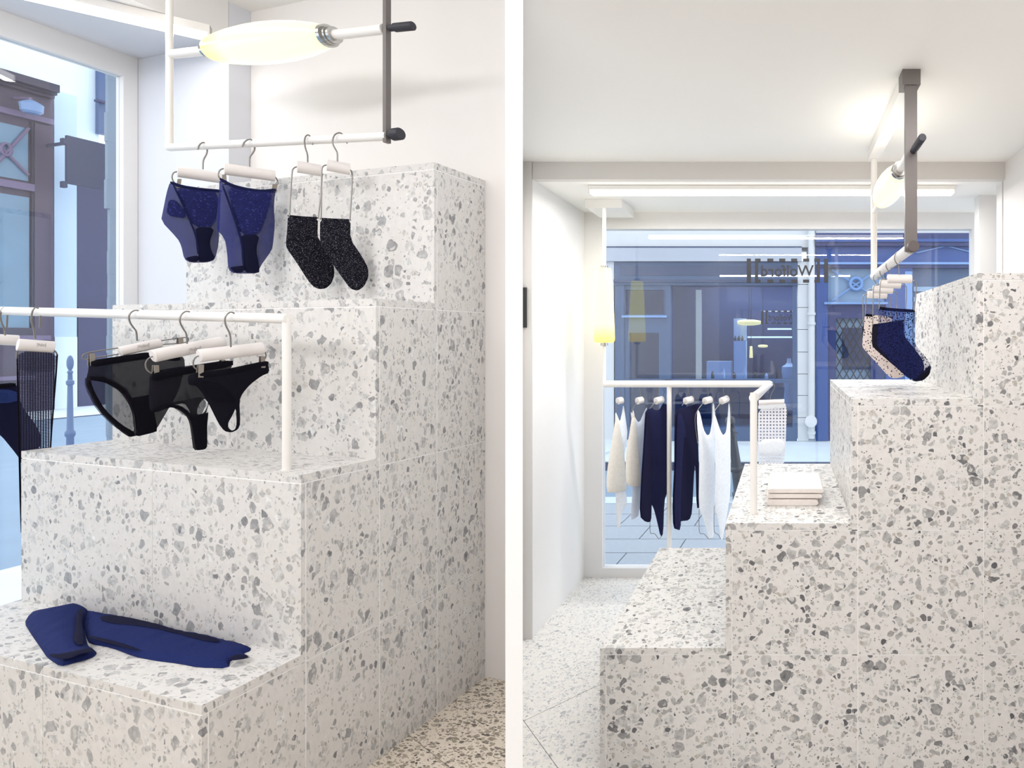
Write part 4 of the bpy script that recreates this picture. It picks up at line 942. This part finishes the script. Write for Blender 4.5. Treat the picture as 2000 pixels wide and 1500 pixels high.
part('window_bar', 'bar_grey', gs, [(1359, 566, 1370, 741)], YF + .01, .05)
part('pane', M['shop_glass'], gs, [(1222, 566, 1296, 614)], YF + .04, .008)
part('pane', M['shop_glass'], gs, [(1229, 650, 1287, 835)], YF + .04, .008)
part('pane', M['shop_glass'], gs, [(1310, 557, 1548, 835)], YF + .04, .008)
part('interior', 'dark_in', gs, [(1180, 540, 1600, 850)], YF + .9, .05)
MB().xyz(at_Y(1205, 0, YF).x, at_Y(1560, 0, YF).x, YF + .06, YF + .9, ZS + .02, ZS + .06).build('shop_floor', M['dark_in'], gs)
shop_sign(gs, 1487, 1567, 607, 633, YF + .035, M['decal'], clipx=1547, name='lettering')['label'] = 'small reflection of the shop lettering, modelled on the far shop glass'  # reflection of the shop sign, laid on the far pane as flat lettering
def pt(x, y, Y): return at_Y(x, y, Y)
o = fb(MB(), 1433, 622, 1457, 665, YF + .5, .12).build('display_column', M['white_in']); tag(o, 'upper white display column inside the far shop', 'display column')
o = fb(MB(), 1433, 666, 1457, 741, YF + .42, .2).build('display_column', M['white_in']); tag(o, 'lower white display column below the bottles inside the far shop', 'display column')
GBT = 'bottles on the display column in the far shop'
for k, (x, wd) in enumerate(((1436, 6), (1443, 6), (1450, 5))):
    o = MB().lathe(pt(x, 665.5, YF + .47), pt(x, 656, YF + .47), [(0, wd * .0032), (.6, wd * .0032), (.75, wd * .0013), (1, wd * .0013)], 12).build('bottle', M['bottle'], None, True)
    tag(o, ('left', 'middle', 'right')[k] + ' dark bottle on the white column in the far shop', 'bottle', GBT)
def hanging_lamp(x, y0, y1, wpx, Y, label, horizontal=False):
    t = thing('pendant_lamp', label, 'lamp', pt(x, y1, Y))
    if horizontal:
        MB().lathe(pt(x - wpx / 2, (y0 + y1) / 2, Y), pt(x + wpx / 2, (y0 + y1) / 2, Y), [(a_, r_ * (y1 - y0) / 2 * Y / F) for a_, r_ in SPINDLE], 20).build('shade', M['warm_lamp'], t, True)
        MB().tube([pt(x, y0, Y), pt(x, 560, Y)], .004, 6).build('cord', M['iron'], t)
    else:
        MB().lathe(pt(x, y1, Y), pt(x, y0, Y), [(a_, r_ * wpx / 2 * Y / F) for a_, r_ in TAPER], 20).build('shade', M['warm_lamp'], t, True)
        MB().tube([pt(x, y0, Y), pt(x, 560, Y)], .004, 6).build('cord', M['iron'], t)
hanging_lamp(1463, 624, 636, 46, YF + .4, 'wide yellow lamp reflection, modelled inside the far shop', True)  # reflection of this shop's lamp, built as a solid glowing shade
hanging_lamp(1467, 676, 699, 7, YF + .6, 'small slim yellow lamp inside the far shop')
hanging_lamp(1490, 673, 679, 19, YF + .7, 'small flat yellow lamp inside the far shop', True)
for (x0, y0, x1, y1, nm) in ((1499, 641, 1546, 644, 'upper'), (1460, 657, 1547, 660, 'lower')):
    o = fb(MB(), x0, y0, x1, y1, YF + .6, .03).build('strip_light', M['white_line']); tag(o, nm + ' white strip light inside the far shop', 'strip light')
area('far_shop_light', (-.3, YF + .45, ZS + 2.1), (-.3, YF + .5, 0), (1.6, .3), 26.0, (1, .97, .92))
# mannequin torso behind the far window
pr = [(0, .05), (.08, .062), (.25, .055), (.42, .048), (.6, .072), (.75, .082), (.84, .078), (.89, .035), (.93, .022), (1, .021)]
o = MB().lathe(pt(1541, 800, YF + .35), pt(1541, 700, YF + .35), [(a_, r_ * 1.2) for a_, r_ in pr], 20).build('mannequin', M['mannequin'], None, True); tag(o, 'white mannequin torso at the right edge of the far window', 'mannequin')
o = fb(MB(), 1380, 706, 1428, 741, YF + .5, .2).build('display_table', M['white_in']); tag(o, 'low white display table inside the far shop', 'display table')
GGL = 'glass jars on the far shop counter'
for k in range(7):
    x = 1392 + k * 21; h_ = (16, 22, 14, 25, 18, 12, 20)[k]
    o = MB().lathe(pt(x, 741, YF + .3), pt(x, 741 - h_, YF + .3), [(0, .022), (.7, .022), (.8, .012), (1, .012)], 10).build('jar', M['white_in'] if k % 2 else M['bottle'], None, True)
    tag(o, '%s jar from the left along the far shop counter' % ('first', 'second', 'third', 'fourth', 'fifth', 'sixth', 'seventh')[k], 'jar', GGL)
# drain pipe
dp = thing('drain_pipe', 'white drain pipe beside the royal blue shop', 'drain pipe', at_Y(1585, base_y, YF - .06))
MB().tube([pt(1585, 856, YF - .06), pt(1585, 300, YF - .06)], .041, 16).build('pipe', M['stone_white'], dp, True)
for y in (459, 613, 632, 845): MB().tube([pt(1585, y - 2.5, YF - .06), pt(1585, y + 2.5, YF - .06)], .052, 16).build('pipe_collar', M['stone_white'], dp, True)
MB().tube([pt(1584, 823, YF - .13), pt(1584, 823, YF - .03)], .075, 18).build('rodding_eye', M['stone_white'], dp, True)
# royal blue shop
bs = thing('shop_front', 'royal blue shop front with cross bars and lattice grille across the street', 'shop front', at_Y(1750, base_y, YF))
part('wall', 'stone_white', bs, [(1594, 120, 2060, 456)], YF + .02, .3)
part('cornice', 'royal_dark', bs, [(1594, 455, 2060, 466), (1594, 472, 2060, 480)], YF - .10, .4)
part('cornice', 'royal', bs, [(1594, 466, 2060, 472)], YF - .13, .4)
part('fascia', 'royal', bs, [(1594, 480, 2060, 512)], YF - .02, .3)
part('ledge', 'royal_light', bs, [(1594, 512, 2060, 516)], YF - .09, .3)
part('ledge', 'royal_dark', bs, [(1594, 516, 2060, 523)], YF - .05, .3)
part('pilaster', 'royal', bs, [(1594, 523, 1617, base_y), (1730, 523, 1782, base_y)], YF - .03, .2)
part('pilaster_panel', 'royal_light', bs, [(1768, 530, 1782, 760)], YF - .035, .02)
part('transom_panel', 'pale_panel', bs, [(1617, 523, 1730, 592)], YF + .05, .05)
part('ledge', 'royal_light', bs, [(1610, 590, 1734, 594)], YF - .08, .2)
part('door_panel', 'royal_dark', bs, [(1617, 594, 1633, base_y), (1701, 594, 1730, base_y), (1633, 594, 1701, 622), (1633, 742, 1701, base_y)], YF + .0, .1)
part('sill', 'royal_light', bs, [(1627, 742, 1706, 747)], YF - .03, .08)
part('pane', 'pale_panel', bs, [(1633, 622, 1701, 742)], YF + .08, .02)
part('backing', 'dark_in', bs, [(1645, 640, 1701, 722)], YF + .065, .014)
m = MB()
cxx, cyy, rr_ = 1672, 554, 11.5
ring = [pt(cxx + rr_ * math.cos(2 * math.pi * k / 24), cyy + rr_ * math.sin(2 * math.pi * k / 24), YF - .01) for k in range(25)]
MB().tube(ring, .022, 10, False).build('wheel', M['royal_light'], bs, True)
for a_, b_ in (((1625, 527), (1722, 588)), ((1625, 588), (1722, 521)),): MB().tube([pt(*a_, YF + .0), pt(*b_, YF + .0)], .012, 8).build('cross_bar', M['royal_light'], bs, True)
MB().tube([pt(1790, 494, YF - .04), pt(1848, 480, YF - .04)], .008, 6).build('cross_bar', M['royal_light'], bs); MB().tube([pt(1848, 480, YF - .04), pt(1910, 496, YF - .04)], .008, 6).build('cross_bar', M['royal_light'], bs)
def latt(sx):
    for k in range(-8, 9):
        xa, ya, xb, yb = 1633 + k * 13.6, (622 if sx > 0 else 742), 1633 + k * 13.6 + 68, (742 if sx > 0 else 622)
        # clip to the grille
        def lerpx(x): return ya + (yb - ya) * (x - xa) / (xb - xa)
        p = (max(xa, 1633), lerpx(max(xa, 1633))); q = (min(xb, 1701), lerpx(min(xb, 1701)))
        if q[0] - p[0] > 3: MB().tube([pt(*p, YF + .04), pt(*q, YF + .04)], .007, 6).build('grille_bar', M['iron'], bs)
latt(1); latt(-1)
for y in (560, 580, 600, 640, 660, 700): fb(MB(), 1784, y, 2060, y + 9, YF + .02, .05).build('shutter_slat', M['pale_panel'], bs)
part('backing', 'shop_blue', bs, [(1782, 523, 2060, base_y)], YF + .05, .1)
# bollards
def bollard(name, label, p, h, mt, lean=(0, 0), rb=None):
    """cast iron street bollard: plinth, rings, tapered shaft, ball head"""
    p = Vector(p); q = p + Vector((lean[0] * h, lean[1] * h, h)); r = rb or h * .064
    t = thing(name, label, 'bollard', p)
    MB().lathe(p, p.lerp(q, .88), [(0, r * 1.5), (.10, r * 1.5), (.12, r * 1.15), (.38, r * 1.02), (.40, r * 1.45), (.43, r * 1.45), (.45, r * .95), (.86, r * .72), (.87, r * 1.1), (.90, r * 1.1), (.91, r * .7), (.97, r * .62), (.98, r * .9), (1, r * .5)], 20).build('shaft', mt, t, True)
    b0, b1 = p.lerp(q, .875), q
    MB().lathe(b0, b1, [(.0, r * .3)] + [(.5 - .5 * math.cos(math.pi * k / 10), r * .98 * math.sin(math.pi * k / 10)) for k in range(1, 10)] + [(1, .0005)], 20).build('ball', mt, t, True)
b0 = at_z(1447, 975, ZS)
bollard('bollard', 'leaning dark iron bollard behind the white bodysuits', b0, (975 - 812) / F * b0.y, M['iron'], (-.135, 0))

# ------------------------------------------------------------------ street outside the left window
ZSL = 0.0
vs_ = L.on_z(110, 800, ZSL)[1]
M['plum'] = mat('plum brown wood', (64, 50, 74), .5, vary=.14, scale=2)
M['plum_dark'] = mat('dark plum wood', (42, 34, 58), .5, vary=.12, scale=2)
M['plum_light'] = mat('light plum moulding', (100, 86, 116), .5, vary=.1, scale=2)
M['glass_pale'] = mat('pale blue reflecting window', (96, 126, 150), .25, vary=.35, scale=1.3)
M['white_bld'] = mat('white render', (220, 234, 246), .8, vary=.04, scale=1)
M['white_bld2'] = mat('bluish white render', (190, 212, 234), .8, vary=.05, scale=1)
M['navy_sign'] = mat('navy sign board', (22, 28, 64), .6, vary=.03)
M['shade_bld'] = mat('slate purple front', (44, 46, 88), .6, vary=.22, scale=1.6)
M['far_blue'] = mat('far blue window', (66, 88, 128), .5, vary=.2, scale=2)
M['grey_stone'] = mat('grey stone pier', (120, 134, 150), .85, vary=.16, scale=3)
def lv(x, y, v): return L.on_v(x, y, v)
def lbx(name, mt, root, rects, v, dep=.1, xref=60):
    """boxes on the front plane v; heights are levelled at the middle of each piece"""
    out = None
    for x0, y0, x1, y1 in rects:
        a = lv(x0, y0, v); b = lv(x1, y1, v); 
        out = MB().box(LP, a[0], b[0], v, v + dep, b[2], a[2])
        out.build(name, M[mt], root)
V0 = vs_
gu0, gu1 = -3.5, 6.0
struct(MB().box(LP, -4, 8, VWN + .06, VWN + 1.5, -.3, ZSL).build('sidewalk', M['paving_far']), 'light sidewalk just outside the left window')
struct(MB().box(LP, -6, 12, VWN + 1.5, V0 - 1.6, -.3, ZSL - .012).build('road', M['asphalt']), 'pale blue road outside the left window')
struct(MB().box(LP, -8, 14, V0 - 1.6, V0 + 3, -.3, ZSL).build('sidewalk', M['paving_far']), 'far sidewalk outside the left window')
struct(MB().box(LP, -8, 14, V0 - 1.66, V0 - 1.601, -.3, ZSL - .002).build('kerb', M['kerb_dark']), 'dark kerb of the far sidewalk outside the left window')
ps = thing('shop_front', 'plum coloured wooden shop front with cornice outside the left window', 'shop front', LP(*L.on_z(50, 800, ZSL)))
def zof(y, x=60, v=V0): return lv(x, y, v)[2]
def uof(x, v=V0): return lv(x, 500, v)[0]
def lpart(name, mt, x0, x1, yt, yb, xr, v=V0, dep=.1, root=None, z0=None):
    """piece of a front between picture columns x0-x1; yt, yb are its edges as seen at column xr"""
    MB().box(LP, uof(x0, v), uof(x1, v), v, v + dep, (lv(xr, yb, v)[2] if z0 is None else z0), lv(xr, yt, v)[2]).build(name, M[mt], root)
lpart('wall', 'plum', -60, 105, 178, 0, 60, root=ps, z0=ZSL, dep=.5)
lpart('cornice', 'plum_dark', -60, 117, 150, 165, 60, V0 - .30, .6, ps)
lpart('cornice', 'plum_dark', -60, 112, 165, 172, 60, V0 - .20, .5, ps)
lpart('cornice', 'plum', -60, 107, 172, 180, 60, V0 - .10, .4, ps)
lpart('moulding', 'plum_light', -60, 106, 222, 233, 60, V0 - .08, .2, ps)
lpart('pilaster', 'plum_dark', 62, 68, 238, 0, 60, V0 - .04, .1, ps, ZSL); lpart('pilaster', 'plum', 68, 104, 238, 0, 60, V0 - .06, .1, ps, ZSL)
lpart('pane', 'glass_pale', -60, 55, 243, 348, 20, V0 - .02, .05, ps)
lpart('pane', 'glass_pale', -60, 57, 380, 642, 20, V0 - .02, .05, ps)
lpart('frame_rail', 'plum_light', -60, 68, 352, 366, 20, V0 - .08, .15, ps); lpart('frame_rail', 'plum_dark', -60, 68, 640, 655, 20, V0 - .05, .1, ps)
lpart('moulding', 'plum_light', -60, 100, 655, 664, 60, V0 - .10, .2, ps)
lpart('moulding', 'plum_light', -60, 70, 735, 743, 20, V0 - .12, .2, ps)
for a_, b_ in (((-30, 255), (56, 342)), ((-30, 345), (56, 250))):
    p, q = LP(*lv(*a_, V0 - .05)), LP(*lv(*b_, V0 - .05)); MB().tube([p, q], .022, 8).build('cross_bar', M['plum_light'], ps, True)
cc = lv(12, 292, V0 - .06); MB().tube([LP(cc[0] + .05 * math.cos(k * math.pi / 12), V0 - .06, cc[2] + .10 * math.sin(k * math.pi / 12)) for k in range(25)], .022, 10, False).build('wheel', M['plum_light'], ps, True)
sl = thing('wall_lamp', 'small blue grey lamp on a bracket over the plum shop front', 'lamp', LP(*lv(62, 220, V0 - .3)))
MB().lathe(LP(*lv(62, 222, V0 - .3)), LP(*lv(61, 196, V0 - .3)), [(0, .085), (.15, .12), (.7, .13), (.85, .09), (1, .04)], 18).build('shade', mat('blue grey enamel', (104, 132, 172), .4), sl, True)
MB().tube([LP(*lv(60, 193, V0 - .3)), LP(*lv(28, 191, V0 - .05))], .025, 8).build('bracket', M['plum_light'], sl, True)
wh = thing('white_house', 'white rendered house front beside the plum shop', 'building', LP(*L.on_z(150, 800, ZSL)))
lpart('wall', 'white_bld', -200, 193, -260, 0, 100, V0 + .52, .3, wh, ZSL)
lpart('wall', 'white_bld2', 106, 150, 180, 0, 120, V0 + .25, .25, wh, ZSL)
lpart('plinth', 'white_bld', 107, 151, 658, 0, 120, V0 + .15, .35, wh, ZSL)
dk = thing('dark_shop', 'slate purple shop front behind the hanging sign board', 'shop front', LP(*L.on_z(185, 790, ZSL)))
lpart('wall', 'shade_bld', 151, 216, 366, 0, 180, V0 + .30, .2, dk, ZSL)
lpart('door', 'shade_bld', 153, 212, 600, 0, 180, V0 + .26, .05, dk, ZSL)
lpart('window', 'far_blue', 193, 208, 130, 262, 200, V0 + .40, .1, dk); lpart('balcony_rail', 'shade_bld', 190, 209, 196, 200, 200, V0 + .30, .1, dk)
sb = thing('sign_board', 'plain navy projecting sign board outside the left window', 'sign', LP(*lv(170, 320, V0 - .6)))
lpart('board', 'navy_sign', 131, 209, 272, 364, 165, V0 - .6, .06, sb)
MB().box(LP, lv(128, 300, V0 - .6)[0], lv(131, 300, V0 - .6)[0], V0 - .6, V0 + .26, lv(128, 282, V0 - .6)[2], lv(128, 276, V0 - .6)[2]).build('bracket_arm', M['navy_sign'], sb)
for y in (276, 360): lpart('bracket', 'navy_sign', 124, 132, y - 6, y + 6, 128, V0 - .62, .1, sb)
st = thing('stone_pier', 'rough grey stone pier next to the left window frame', 'pier', LP(VWN and lv(225, 500, 4.0)[0], 4.0, 0))
m = MB(); zz = [0.0]
random.seed(3)
while zz[-1] < 4.4: zz.append(zz[-1] + random.uniform(.12, .3))
for i in range(len(zz) - 1):
    j = random.uniform(-.006, .006); a_ = uof(209 if zz[i] > 2.0 else 213, 4.0) + j; b_ = uof(239, 4.0)
    MB().box(LP, a_, b_ + .3, 4.0, 4.03, zz[i] + .0006, zz[i + 1]).build('stone', M['grey_stone'], st)
bp_ = L.on_z(137, 935, ZSL)
hb = LP(*bp_); zt_ = H + (CY - 694) / F * hb.y
bollard('bollard', 'upright blue grey iron bollard outside the left window', hb, zt_ - ZSL, mat('blue grey iron', (84, 108, 148), .5), rb=7.5 * hb.y / F * .62)
